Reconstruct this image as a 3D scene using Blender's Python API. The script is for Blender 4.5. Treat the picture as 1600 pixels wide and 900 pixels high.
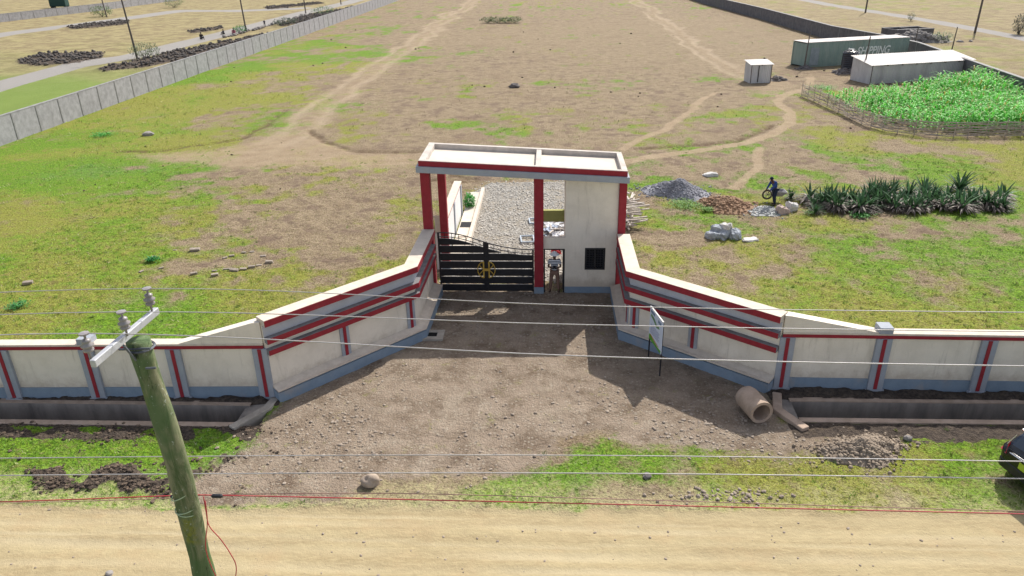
import bpy, bmesh, math, random
import numpy as np
from mathutils import Vector, Matrix
for o in list(bpy.data.objects): bpy.data.objects.remove(o)
SC = bpy.context.scene; COL = SC.collection
# ------------------------------------------------------------------ camera
CAM_H = 13.0; F = 1168.0
def _n(v): return v/np.linalg.norm(v)
_dn = _n(np.array([48., 2550., F])); _d0 = np.array([60., -535., F])
_fy = _n(_d0-_dn*_d0.dot(_dn)); _x = np.cross(_dn, _fy)
if _x[0] < 0: _x = -_x
RW = np.array([_x, _fy, -_dn])                 # camera (x right, y down, z forward) -> world
cd = bpy.data.cameras.new('camera'); cam = bpy.data.objects.new('camera', cd); COL.objects.link(cam)
m3 = Matrix([[RW[i][0], -RW[i][1], -RW[i][2]] for i in range(3)])
cam.matrix_world = Matrix.Translation((0, 0, CAM_H)) @ m3.to_4x4()
cd.sensor_width = 36; cd.lens = 36*F/1600; cd.clip_end = 6000; cd.clip_start = .1
SC.camera = cam
SC.render.resolution_x = 1024; SC.render.resolution_y = 576
# ------------------------------------------------------------------ light
SUN_DIR = Vector((.50, .93, 1.0)).normalized()
w = bpy.data.worlds.new('World'); SC.world = w; w.use_nodes = True
nt = w.node_tree; bg = nt.nodes['Background']; sk = nt.nodes.new('ShaderNodeTexSky')
sk.sky_type = 'NISHITA'; sk.sun_disc = False
sk.sun_elevation = math.asin(SUN_DIR.z); sk.sun_rotation = math.atan2(SUN_DIR.x, SUN_DIR.y)
sk.altitude = 1500; sk.air_density = .7; sk.dust_density = 6.0; sk.ozone_density = .3
hs = nt.nodes.new('ShaderNodeHueSaturation'); hs.inputs['Saturation'].default_value = .5; hs.inputs['Value'].default_value = 1.0   # sky colour desaturated so shaded walls turn less blue
nt.links.new(sk.outputs[0], hs.inputs['Color']); nt.links.new(hs.outputs[0], bg.inputs[0]); bg.inputs[1].default_value = .135
sl = bpy.data.lights.new('sun', 'SUN'); sl.energy = 3.2; sl.angle = math.radians(.55); sl.color = (1, .95, .87)
so = bpy.data.objects.new('sun', sl); COL.objects.link(so)
so.rotation_euler = SUN_DIR.to_track_quat('Z', 'Y').to_euler(); so.location = (0, 0, 60)
SC.view_settings.view_transform = 'Standard'; SC.view_settings.look = 'None'
SC.view_settings.gamma = 1; SC.view_settings.use_curve_mapping = False
SC.view_settings.exposure = 0.92
SC.cycles.max_bounces = 5; SC.cycles.diffuse_bounces = 3; SC.cycles.transparent_max_bounces = 6
SC.cycles.use_denoising = True; SC.cycles.denoising_input_passes = 'RGB_ALBEDO_NORMAL'; SC.cycles.denoising_prefilter = 'ACCURATE'; SC.cycles.sample_clamp_indirect = 4; SC.cycles.volume_bounces = 0
# ------------------------------------------------------------------ survey helpers
def ray(px, py):
    return RW @ _n(np.array([px-800, py-450, F]))
def gp(px, py, z=0.):          # point at height z seen at that photo position
    r = ray(px, py); t = (z-CAM_H)/r[2]
    return np.array([0, 0, CAM_H])+t*r
def gy(px, py, Y):
    r = ray(px, py); t = Y/r[1]
    return np.array([0, 0, CAM_H])+t*r
def g2(px, py): p = gp(px, py); return (float(p[0]), float(p[1]))
rng = np.random.RandomState(7); random.seed(7)
def vnoise(x, y, seed=0):
    T = np.random.RandomState(seed+100).rand(256, 256)
    xi = np.floor(x).astype(int); yi = np.floor(y).astype(int); fx = x-xi; fy = y-yi
    fx = fx*fx*(3-2*fx); fy = fy*fy*(3-2*fy)
    a = T[xi & 255, yi & 255]; b = T[(xi+1) & 255, yi & 255]; c = T[xi & 255, (yi+1) & 255]; d = T[(xi+1) & 255, (yi+1) & 255]
    return (a*(1-fx)+b*fx)*(1-fy)+(c*(1-fx)+d*fx)*fy
def fbm(x, y, s, seed=0, o=3):
    r = 0; a = 1; t = 0
    for i in range(o):
        r = r+a*vnoise(x*s+i*17.3, y*s+i*9.1, seed+i); t += a; a *= .5; s *= 2.1
    return r/t
def sstep(a, b, x): t = np.clip((x-a)/(b-a), 0, 1); return t*t*(3-2*t)
def pdist(x, y, pts):                      # distance to polyline
    d = np.full(x.shape, 1e9)
    for (ax, ay), (bx, by) in zip(pts[:-1], pts[1:]):
        dx, dy = bx-ax, by-ay; L = dx*dx+dy*dy+1e-9
        t = np.clip(((x-ax)*dx+(y-ay)*dy)/L, 0, 1)
        d = np.minimum(d, np.hypot(x-ax-t*dx, y-ay-t*dy))
    return d
def inpoly(x, y, pts):
    c = np.zeros(x.shape, bool); n = len(pts)
    for i in range(n):
        ax, ay = pts[i]; bx, by = pts[(i+1) % n]
        if ay == by: continue
        k = ((ay > y) != (by > y)) & (x < (bx-ax)*(y-ay)/(by-ay)+ax)
        c ^= k
    return c
def sdist(x, y, pts):                      # signed, + inside
    d = pdist(x, y, pts+[pts[0]])
    return np.where(inpoly(x, y, pts), d, -d)
# ------------------------------------------------------------------ materials
class NB:
    def __init__(s, name):
        s.m = bpy.data.materials.new(name); s.m.use_nodes = True; s.t = s.m.node_tree
        s.b = s.t.nodes['Principled BSDF']; s.b.inputs['Roughness'].default_value = .85
        s.b.inputs['Specular IOR Level'].default_value = .25
    def n(s, ty, **k):
        nd = s.t.nodes.new('ShaderNode'+ty)
        for a, v in k.items(): setattr(nd, a, v)
        return nd
    def l(s, a, b): s.t.links.new(a, b)
    def val(s, inp, v):
        if hasattr(v, 'is_linked') or isinstance(v, bpy.types.NodeSocket): s.l(v, inp)
        else: inp.default_value = v if not isinstance(v, tuple) or len(v) == 4 or inp.type == 'VECTOR' else v+(1,)
    def pos(s, sc=(1, 1, 1), obj=False):
        o = s.n('TexCoord').outputs['Object'] if obj else s.n('NewGeometry').outputs['Position']
        if sc == (1, 1, 1): return o
        m = s.n('VectorMath', operation='MULTIPLY'); s.l(o, m.inputs[0]); m.inputs[1].default_value = sc
        return m.outputs[0]
    def noise(s, scale, detail=3, rough=.55, vec=None, dist=0):
        n = s.n('TexNoise'); n.inputs['Scale'].default_value = scale; n.inputs['Detail'].default_value = detail
        n.inputs['Roughness'].default_value = rough; n.inputs['Distortion'].default_value = dist
        s.l(vec if vec is not None else s.pos(), n.inputs['Vector']); return n.outputs[0]
    def voro(s, scale, feature='F1', vec=None, out='Distance'):
        n = s.n('TexVoronoi', feature=feature); n.inputs['Scale'].default_value = scale
        s.l(vec if vec is not None else s.pos(), n.inputs['Vector']); return n.outputs[out]
    def mp(s, v, a, b, c=0, d=1, smooth=True):
        n = s.n('MapRange', interpolation_type='SMOOTHSTEP' if smooth else 'LINEAR', clamp=True)
        s.l(v, n.inputs[0])
        for i, q in enumerate((a, b, c, d)): s.val(n.inputs[1+i], q)
        return n.outputs[0]
    def ma(s, op, a, b=0., c=0.):
        n = s.n('Math', operation=op)
        for i, q in enumerate((a, b, c)): s.val(n.inputs[i], q)
        return n.outputs[0]
    def mix(s, f, a, b, mode='MIX'):
        n = s.n('Mix', data_type='RGBA', blend_type=mode)
        s.val(n.inputs[0], f); s.val(n.inputs[6], a); s.val(n.inputs[7], b); return n.outputs[2]
    def attr(s, name, out='Fac'):
        return s.n('Attribute', attribute_name=name).outputs[out]
    def bump(s, h, st=.3, d=.02):
        n = s.n('Bump'); n.inputs['Strength'].default_value = st; n.inputs['Distance'].default_value = d
        s.l(h, n.inputs['Height']); s.l(n.outputs[0], s.b.inputs['Normal'])
    def col(s, c): s.val(s.b.inputs['Base Color'], c); return s
def pm(name, c1, c2=None, scale=6, rough=.85, metal=0, bump=.25, bscale=60, stain=None, spec=.25, streak=False, obj=False):
    b = NB(name); c2 = c2 or tuple(v*.8 for v in c1)
    v = b.pos((1, 1, .25) if streak else (1, 1, 1), obj)
    c = b.mix(b.mp(b.noise(scale, 5, .6, v), .35, .68), c1, c2)
    if stain: c = b.mix(b.mp(b.noise(scale*.35, 6, .7, v, .4), .5, .75, 0, stain[3] if len(stain) > 3 else .7), c, stain[:3])
    c = b.mix(b.mp(b.noise(bscale, 2, .5, b.pos((1, 1, 1), obj)), .3, .7, 0, .22), c, tuple(v*.6 for v in c1))
    b.col(c); b.b.inputs['Roughness'].default_value = rough; b.b.inputs['Metallic'].default_value = metal
    b.b.inputs['Specular IOR Level'].default_value = spec
    if bump: b.bump(b.noise(bscale, 3, .6, b.pos((1, 1, 1), obj)), bump, .01)
    return b.m
# ------------------------------------------------------------------ mesh helpers
def fast_mesh(name, V, Fc, mats=(), mi=None, smooth=False, col=None):
    """V (n,3) ; Fc (m,k) int array of k-gons"""
    me = bpy.data.meshes.new(name); V = np.asarray(V, np.float32); Fc = np.asarray(Fc, np.int32)
    k = Fc.shape[1]
    me.vertices.add(len(V)); me.vertices.foreach_set('co', V.ravel())
    me.loops.add(Fc.size); me.loops.foreach_set('vertex_index', Fc.ravel())
    me.polygons.add(len(Fc)); me.polygons.foreach_set('loop_start', np.arange(len(Fc), dtype=np.int32)*k)
    me.polygons.foreach_set('loop_total', np.full(len(Fc), k, np.int32))
    if mi is not None: me.polygons.foreach_set('material_index', np.asarray(mi, np.int32))
    me.polygons.foreach_set('use_smooth', np.full(len(Fc), smooth))
    if col is not None:
        a = me.attributes.new('tint', 'FLOAT_COLOR', 'POINT'); c = np.ones((len(V), 4), np.float32); c[:, :3] = col
        a.data.foreach_set('color', c.ravel())
    me.update(calc_edges=True)
    for m in mats: me.materials.append(m)
    return me
class MB:
    def __init__(s): s.v = []; s.f = []; s.m = []
    def add(s, vs, fs, mi=0):
        o = len(s.v); s.v += [tuple(map(float, v)) for v in vs]; s.f += [tuple(i+o for i in f) for f in fs]; s.m += [mi]*len(fs); return s
    def box(s, a, b, mi=0):
        (x0, y0, z0), (x1, y1, z1) = a, b
        return s.add([(x0, y0, z0), (x1, y0, z0), (x1, y1, z0), (x0, y1, z0), (x0, y0, z1), (x1, y0, z1), (x1, y1, z1), (x0, y1, z1)],
                     [(0, 3, 2, 1), (4, 5, 6, 7), (0, 1, 5, 4), (1, 2, 6, 5), (2, 3, 7, 6), (3, 0, 4, 7)], mi)
    def beam(s, p, q, wd, ht, mi=0, up=(0, 0, 1), off=0):   # rectangular bar from p to q; centred
        p = Vector(p); q = Vector(q); d = (q-p).normalized(); u = Vector(up); r = d.cross(u)
        if r.length < 1e-4: r = d.cross(Vector((0, 1, 0)))
        r.normalize(); u = r.cross(d)
        vs = []
        for c in (p, q):
            for a, b_ in ((-1, -1), (1, -1), (1, 1), (-1, 1)): vs.append(c+r*(a*wd/2+off)+u*(b_*ht/2))
        return s.add(vs, [(0, 1, 2, 3), (7, 6, 5, 4), (0, 4, 5, 1), (1, 5, 6, 2), (2, 6, 7, 3), (3, 7, 4, 0)], mi)
    def prism(s, poly, z0, z1, mi=0):      # poly CCW (x,y); z may be lists per vertex
        n = len(poly); Z0 = z0 if hasattr(z0, '__len__') else [z0]*n; Z1 = z1 if hasattr(z1, '__len__') else [z1]*n
        vs = [(x, y, z) for (x, y), z in zip(poly, Z0)]+[(x, y, z) for (x, y), z in zip(poly, Z1)]
        fs = [tuple(range(n-1, -1, -1)), tuple(range(n, 2*n))]+[(i, (i+1) % n, n+(i+1) % n, n+i) for i in range(n)]
        return s.add(vs, fs, mi)
    def loft(s, rings, mi=0, caps=True, closed=True):
        n = len(rings[0]); vs = [p for r in rings for p in r]; fs = []
        for i in range(len(rings)-1):
            for j in range(n if closed else n-1):
                k = (j+1) % n; fs.append((i*n+j, i*n+k, (i+1)*n+k, (i+1)*n+j))
        if caps and closed: fs += [tuple(range(n-1, -1, -1)), tuple((len(rings)-1)*n+j for j in range(n))]
        return s.add(vs, fs, mi)
    def tube(s, pts, r, n=8, mi=0, caps=True, jit=0):
        pts = [Vector(p) for p in pts]; R = r if hasattr(r, '__len__') else [r]*len(pts); rings = []
        pu = None
        for i, p in enumerate(pts):
            d = (pts[min(i+1, len(pts)-1)]-pts[max(i-1, 0)]).normalized()
            u = pu if pu is not None else (Vector((0, 0, 1)) if abs(d.z) < .9 else Vector((1, 0, 0)))
            a = d.cross(u).normalized(); u = a.cross(d).normalized(); pu = u
            rings.append([p+(a*math.cos(t)+u*math.sin(t))*R[i]*(1+random.uniform(-jit, jit)) for t in [2*math.pi*j/n for j in range(n)]])
        return s.loft(rings, mi, caps)
    def lathe(s, prof, c=(0, 0, 0), n=20, mi=0):     # prof [(r,z)] round z
        rings = [[(c[0]+r*math.cos(2*math.pi*j/n), c[1]+r*math.sin(2*math.pi*j/n), c[2]+z) for j in range(n)] for r, z in prof]
        return s.loft(rings, mi)
    def xf(s, M):
        s.v = [tuple(M @ Vector(v)) for v in s.v]; return s
    def merge(s, o):
        k = len(s.v); s.v += o.v; s.f += [tuple(i+k for i in f) for f in o.f]; s.m += o.m; return s
ORG = {}
def thing(name, loc, label, cat, group=None):
    o = bpy.data.objects.new(name, None); COL.objects.link(o); o.location = loc; o.empty_display_size = .2
    o['label'] = label; o['category'] = cat
    if group: o['group'] = group
    ORG[o.name] = Vector(loc); return o
def put(name, mb, mats, parent=None, loc=None, smooth=False, bevel=0, label=None, cat=None, group=None, kind=None):
    """world-space geometry -> ONE object; under `parent` it is moved into the parent's frame"""
    og = ORG[parent.name] if parent is not None else Vector(loc if loc is not None else (0, 0, 0))
    if isinstance(mb, MB):
        me = bpy.data.meshes.new(name); me.from_pydata([tuple(Vector(v)-og) for v in mb.v], [], mb.f)
        for m in (mats if isinstance(mats, (list, tuple)) else [mats]): me.materials.append(m)
        me.polygons.foreach_set('material_index', mb.m)
        if smooth: me.polygons.foreach_set('use_smooth', [True]*len(mb.f))
        me.update()
        bm = bmesh.new(); bm.from_mesh(me); bmesh.ops.recalc_face_normals(bm, faces=bm.faces)
        bm.to_mesh(me); bm.free()
    else:
        me = mb
        if og.length: me.transform(Matrix.Translation(-og))
    o = bpy.data.objects.new(name, me); COL.objects.link(o)
    if parent is not None: o.parent = parent; ORG[o.name] = og
    else: o.location = og; ORG[o.name] = og
    if bevel:
        md = o.modifiers.new('b', 'BEVEL'); md.width = bevel; md.segments = 2; md.limit_method = 'ANGLE'
    if label: o['label'] = label
    if cat: o['category'] = cat
    if group: o['group'] = group
    if kind: o['kind'] = kind
    return o
def copy_tree(o, parent=None):
    c = o.copy(); COL.objects.link(c); ORG[c.name] = ORG.get(o.name, Vector())
    if parent is not None: c.parent = parent
    for ch in list(o.children): copy_tree(ch, c)
    return c
def rot_stones(P, S, seed=1, flat=.6):
    """many angular stones: P (n,3) centres, S (n,) radii -> V,F"""
    r = np.random.RandomState(seed); t = (1+5**.5)/2
    ico = np.array([(-1, t, 0), (1, t, 0), (-1, -t, 0), (1, -t, 0), (0, -1, t), (0, 1, t), (0, -1, -t), (0, 1, -t), (t, 0, -1), (t, 0, 1), (-t, 0, -1), (-t, 0, 1)])/np.hypot(1, t)
    fc = np.array([(0, 11, 5), (0, 5, 1), (0, 1, 7), (0, 7, 10), (0, 10, 11), (1, 5, 9), (5, 11, 4), (11, 10, 2), (10, 7, 6), (7, 1, 8), (3, 9, 4), (3, 4, 2), (3, 2, 6), (3, 6, 8), (3, 8, 9), (4, 9, 5), (2, 4, 11), (6, 2, 10), (8, 6, 7), (9, 8, 1)])
    n = len(P); V = ico[None]*(1+.35*(r.rand(n, 12, 1)-.5))
    ang = r.rand(n)*6.283; ca, sa = np.cos(ang), np.sin(ang)
    sx = .7+.7*r.rand(n); sz = flat*(.7+.6*r.rand(n))
    x = V[..., 0]*sx[:, None]; y = V[..., 1]; z = V[..., 2]*sz[:, None]+y*(r.rand(n)[:, None]-.5)*.4
    V = np.stack([x*ca[:, None]-y*sa[:, None], x*sa[:, None]+y*ca[:, None], z], -1)*S[:, None, None]+P[:, None]
    return V.reshape(-1, 3), (fc[None]+12*np.arange(n)[:, None, None]).reshape(-1, 3)
# ------------------------------------------------------------------ ground
G = lambda *p: [g2(*q) for q in p]
def nonuni(lo, hi, near, s0, k):
    out = [near]; x = near
    while x < hi: x += s0*max(1, 1+k*(x-near)); out.append(x)
    return out
def axis(lo, fa, fb, hi, s, k):
    mid = list(np.arange(fa, fb, s)); up = []; x = fb; st = s
    while x < hi: up.append(x); st *= k; x += st
    up.append(hi); dn = []; x = fa-s; st = s
    while x > lo: dn.append(x); st *= k; x -= st
    dn.append(lo); return np.array(dn[::-1]+mid+up)
GX = axis(-2500, -17, 17, 2500, .1, 1.022)
GYv = axis(-400, 12, 46, 3200, .1, 1.018)
X, Y = np.meshgrid(GX, GYv, indexing='ij')
dist = np.hypot(X, Y)
# zones, surveyed from the photo
P_FORE = G((688, 452), (958, 456), (977, 525), (1200, 612), (1222, 660), (1300, 672), (1400, 692), (1370, 712), (1200, 712), (1090, 706), (1000, 690), (930, 672), (880, 690), (850, 735), (800, 745), (640, 742), (560, 760), (520, 782), (340, 800), (250, 802), (300, 745), (400, 700), (402, 668), (445, 620), (545, 572), (655, 525))
ROADY = 14.62
road = sstep(.5, -.1, Y-ROADY-.25*fbm(X, Y, .5, 3)-.02*X-.35*(fbm(X, Y, 1.6, 56, 3)-.5))*sstep(3.0, 5.0, Y)
rub = np.clip(.5+(sdist(X, Y, P_FORE)+.8*(fbm(X, Y, .9, 71, 4)-.5)*(Y < 18))*np.where(Y < 17.5, .45, .9), 0, 1)
P_DRIVE = G((716, 372), (742, 300), (765, 286), (900, 283), (908, 300), (915, 372), (915, 440), (690, 440))
grav = np.clip(.5+sdist(X, Y, P_DRIVE)*1.2, 0, 1)
L_TRK = G((745, -4), (690, 38), (610, 90), (550, 138), (500, 178), (458, 208), (420, 225))
R_TRK = G((980, -4), (1030, 28), (1082, 62), (1128, 96), (1165, 120))
PATH = G((960, 256), (1010, 246), (1080, 238), (1150, 226), (1200, 212), (1232, 192), (1238, 175), (1222, 158), (1228, 148), (1250, 140), (1262, 122))
PATH2 = G((1156, 295), (1172, 275), (1187, 255), (1186, 232)); PATH3 = G((975, 232), (1030, 203), (1070, 172), (1110, 145))
JUN = G((455, 206), (520, 222), (560, 240), (650, 240), (660, 262), (560, 268), (480, 262), (380, 262), (250, 258), (190, 246), (300, 236), (380, 222), (420, 208))
wa = np.clip(Y/60, .35, 2.2)
XW = X+wa*(2.2*(fbm(X, Y, .09, 51, 2)-.5)+1.0*(fbm(X, Y, .45, 52, 3)-.5)); YW = Y+wa*(1.6*(fbm(X, Y, .1, 53, 2)-.5)+.8*(fbm(X, Y, .5, 54, 3)-.5))
w1 = 2.0+.8*fbm(X, Y, .1, 5)
tan = sstep(1.5, .55, pdist(XW, YW, L_TRK)/2.3)*.56
tan = np.maximum(tan, sstep(1.4, .4, pdist(XW, YW, R_TRK)/2.2)*.52)
tan = np.maximum(tan, sstep(1.3, .5, pdist(XW, YW, PATH)/.55)*.95)
tan = np.maximum(tan, sstep(1.4, .4, pdist(XW, YW, PATH2)/.42)*.8)
tan = np.maximum(tan, sstep(1.4, .4, pdist(XW, YW, PATH3)/.45)*.8)
tan = np.maximum(tan, np.clip(.45+sdist(XW, YW, JUN)*.25, 0, .7))
tan = np.maximum(tan, np.clip(.3+sdist(XW, YW, G((1060, 40), (1110, 62), (1165, 118), (1240, 130), (1235, 160), (1180, 150), (1120, 112)))*.2, 0, .55))
# wheel ruts and the little banks beside the tracks
def off(pl, d):
    o = []
    for i, p in enumerate(pl):
        a = pl[max(i-1, 0)]; b = pl[min(i+1, len(pl)-1)]; dx, dy = b[0]-a[0], b[1]-a[1]; L = math.hypot(dx, dy)
        o.append((p[0]-dy/L*d, p[1]+dx/L*d))
    return o
rut = np.minimum.reduce([pdist(XW, YW, off(L_TRK, 1.0)), pdist(XW, YW, off(L_TRK, -1.3)), pdist(XW, YW, off(R_TRK, 1.1)), pdist(XW, YW, off(R_TRK, -1.0))])
rutm = sstep(.75, .1, rut)*np.clip(.2+1.6*fbm(X, Y, .5, 55, 3)-.3, 0, 1)
BANK = [G((480, 203), (500, 220), (545, 238), (600, 240), (655, 238)), G((1000, 232), (1080, 228), (1140, 222), (1185, 205), (1200, 196)),
        G((180, 241), (235, 239), (300, 226), (370, 216), (410, 196), (455, 172)), G((700, 283), (735, 283), (700, 276), (660, 283))]
bank = sstep(.5, .1, np.minimum.reduce([pdist(XW, YW, b) for b in BANK]))
# lanes beyond the boundary walls
LANE1 = G((-120, 172), (0, 134), (110, 104), (213, 87), (280, 70), (370, 48), (475, 20), (540, 5), (600, -12))
LANE2 = G((-60, 66), (0, 54), (96, 42), (203, 28), (280, 17), (380, 17), (470, 13))
LANE3 = G((1180, -14), (1300, 8), (1420, 27), (1506, 42), (1600, 60), (1700, 82))
lane = np.maximum.reduce([sstep(1.5, .6, pdist(X, Y, LANE1)/2.2), sstep(1.5, .6, pdist(X, Y, LANE2)/3.0)*.85, sstep(1.5, .6, pdist(X, Y, LANE3)/1.5)])
SOILP = {'a': G((25, 96), (60, 86), (165, 82), (160, 92), (110, 101), (60, 104), (30, 102)),
         'b': G((100, 43), (150, 37), (205, 32), (200, 39), (150, 44), (110, 47)),
         'c': G((150, 108), (215, 97), (270, 82), (330, 70), (440, 50), (438, 54), (350, 78), (290, 95), (230, 105), (160, 113)),
         'd': G((432, 40), (480, 25), (520, 18), (590, 4), (600, 4), (560, 14), (480, 36), (440, 42)),
         'e': G((290, 50), (350, 42), (350, 46), (300, 54)), 'f': G((410, 12), (500, 4), (510, 6), (420, 16)),
         'g': G((40, 735), (150, 725), (240, 728), (330, 700), (405, 675), (430, 672), (400, 700), (300, 750), (290, 790), (240, 790), (190, 775), (60, 765))}
soil = np.zeros(X.shape)
for k, p in SOILP.items():
    kk = 1.6 if k == 'g' else .6
    soil = np.maximum(soil, np.clip(.5+sdist(X, Y, p)*kk, 0, 1))
# bare soil strip along the drains, darkened to deepen the wall's shadow
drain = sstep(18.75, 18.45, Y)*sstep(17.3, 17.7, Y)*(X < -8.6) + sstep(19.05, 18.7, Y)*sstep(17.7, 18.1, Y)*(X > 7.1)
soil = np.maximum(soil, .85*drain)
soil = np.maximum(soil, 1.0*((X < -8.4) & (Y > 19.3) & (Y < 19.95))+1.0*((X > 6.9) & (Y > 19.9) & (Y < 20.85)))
soil = np.clip(soil-.7*sstep(.44, .54, fbm(X, Y, 1.1, 44, 4))*(Y < 18.1)*(Y > 12), 0, 1)
# greenness control points
CP = [(50, 480, 1), (200, 460, .95), (350, 510, 1), (100, 350, .92), (60, 280, 1), (250, 330, .8), (250, 210, .85), (330, 150, .85), (400, 110, .8), (480, 80, .65), (560, 50, .35), (620, 20, .2), (400, 300, .5), (520, 290, .4), (500, 370, .25), (560, 400, .3), (440, 420, .55), (600, 370, .6), (625, 330, .5), (450, 180, .5), (360, 400, .7), (610, 430, .6), (550, 325, .12), (150, 420, .95), (20, 400, 1),
      (700, 60, .02), (800, 120, .08), (900, 60, .02), (700, 150, .1), (850, 190, .25), (650, 205, .33), (1000, 150, .12), (950, 205, .38), (1100, 160, .2), (1190, 185, .55), (1080, 90, .02), (1200, 60, .0), (1110, 40, .0), (600, 130, .1), (570, 215, .3),
      (1050, 300, .35), (1050, 335, .6), (1180, 350, .42), (1050, 400, .55), (1150, 420, .5), (1250, 250, .35), (1350, 250, .45), (1500, 250, .55), (1580, 260, .68), (1300, 360, .62), (1400, 390, .6), (1500, 420, .7), (1580, 380, .68), (1300, 450, .8), (1450, 480, .95), (1590, 490, 1), (1300, 490, .8), (1200, 230, .3), (1250, 210, .5), (1130, 260, .25), (1000, 440, .7), (1120, 380, .3), (1200, 400, .45),
      (100, 705, 1), (30, 760, .95), (250, 695, .9), (1500, 715, 1), (1300, 765, .9), (1450, 770, .95), (1150, 750, .85), (1000, 720, .38), (1030, 770, .5), (900, 700, .25), (850, 762, .45), (700, 775, .3), (600, 785, .35), (1580, 700, .9), (1200, 790, .7), (1400, 795, .7), (100, 790, .8), (560, 375, .0), (620, 390, .1), (510, 400, .1), (470, 350, .2), (1100, 400, .15),
      (30, 165, 1), (120, 135, .85), (200, 120, .6), (300, 98, .3), (100, 65, .3), (250, 45, .2), (20, 100, .45), (350, 25, .15), (1450, 60, .3), (1580, 90, .35), (1330, 20, .12), (1500, 30, .08), (1400, 12, .4), (1280, 10, .3), (1560, 55, .2)]
cw = []; cu = []; cvv = []
for a, b, g in CP:
    p = gp(a, b); cu.append(p[0]/p[1]); cw.append(math.log(p[1])); cvv.append(g)
ok = Y > 3; U = np.where(ok, X/np.maximum(Y, 3), 0); W = np.log(np.maximum(Y, 3))
num = np.zeros(X.shape); den = np.zeros(X.shape)
for u, ww, g in zip(cu, cw, cvv):
    d2 = ((U-u)**2*2.2+(W-ww)**2*2.5)+.0012; k = 1/d2**2; num += g*k; den += k
green = num/den
outer = ((X < -41.0) | (X > 39.0)).astype(float)       # dry tall grass beyond the boundary walls
straw = np.where(X < -41, .9, np.where(X > 39, .55, 0.))
# heights
Z = .05*(fbm(X, Y, .35, 11)-.5)+.035*(fbm(X, Y, 2.2, 12)-.5)
fieldm = (1-road)*(1-rub)*(1-grav)
near = np.clip((60-dist)/20, 0, 1)
Z += near*fieldm*.10*(fbm(X, Y, 4.2, 13, 2)-.5)
Z += rub*near*.035*(fbm(X, Y, 4, 14)-.5)
Z -= rutm*.06*np.clip(tan*2, 0, 1)
Z -= .10*bank
Z += (soil > .35)*np.clip((soil-.35)*2, 0, 1)*(.16*fbm(X, Y, 3.5, 15, 2)*(Y < 40)+.55*fbm(X, Y, .8, 16)*(Y > 40))*(1-.8*drain)
tyre = np.zeros(X.shape)
for y0_, k_, w_ in ((14.05, 61, .16), (13.35, 62, .2), (12.75, 63, .16), (13.7, 64, .07), (14.35, 65, .06)): tyre = np.maximum(tyre, sstep(w_, w_*.3, np.abs(Y-y0_-.5*(fbm(X, Y*0, .11, k_, 2)-.5)))*np.clip(1.6*fbm(X, Y, .35, k_+5, 3)-.25, 0, 1))
ruts = .02*np.sin((Y-8)*5+1.2*fbm(X, Y, .3, 17)*6)
Z += road*ruts*.35-.02*tyre*road
# the ground falls a little toward the drains and is cut out inside them
cut = ((X < -8.75) & (Y > 18.38) & (Y < 19.42)) | ((X > 7.2) & (Y > 19.02) & (Y < 20.02))
Z = np.where(cut, -.95, Z)
house = (X > .5) & (X < 2.75) & (Y > 27.9) & (Y < 31)
Z = np.where(house, -.05, Z)
lush = green+1.25*(fbm(X, Y, .25, 31, 4)-.5)+1.15*(fbm(X, Y, 1.1, 32, 4)-.5)
hue = fbm(X, Y, .13, 33, 3)
lush = np.where(dist > 900, green, lush)
grid = {'tyre': tyre*road, 'lush': lush, 'hue': hue, 'green': green, 'tan': tan, 'rubble': rub*(1-road), 'gravelly': grav, 'road': road, 'soil': soil, 'lane': lane, 'straw': straw, 'rut': np.maximum(rutm*np.clip(tan*2, 0, 1), 0), 'bankm': bank}
def gsample(name_or_arr, x, y):
    A = grid[name_or_arr] if isinstance(name_or_arr, str) else name_or_arr
    i = np.clip(np.searchsorted(GX, x)-1, 0, len(GX)-2); j = np.clip(np.searchsorted(GYv, y)-1, 0, len(GYv)-2)
    fx = np.clip((x-GX[i])/(GX[i+1]-GX[i]), 0, 1); fy = np.clip((y-GYv[j])/(GYv[j+1]-GYv[j]), 0, 1)
    return (A[i, j]*(1-fx)+A[i+1, j]*fx)*(1-fy)+(A[i, j+1]*(1-fx)+A[i+1, j+1]*fx)*fy
def gz(x, y): return float(gsample(Z, np.array([x]), np.array([y]))[0])

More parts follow.
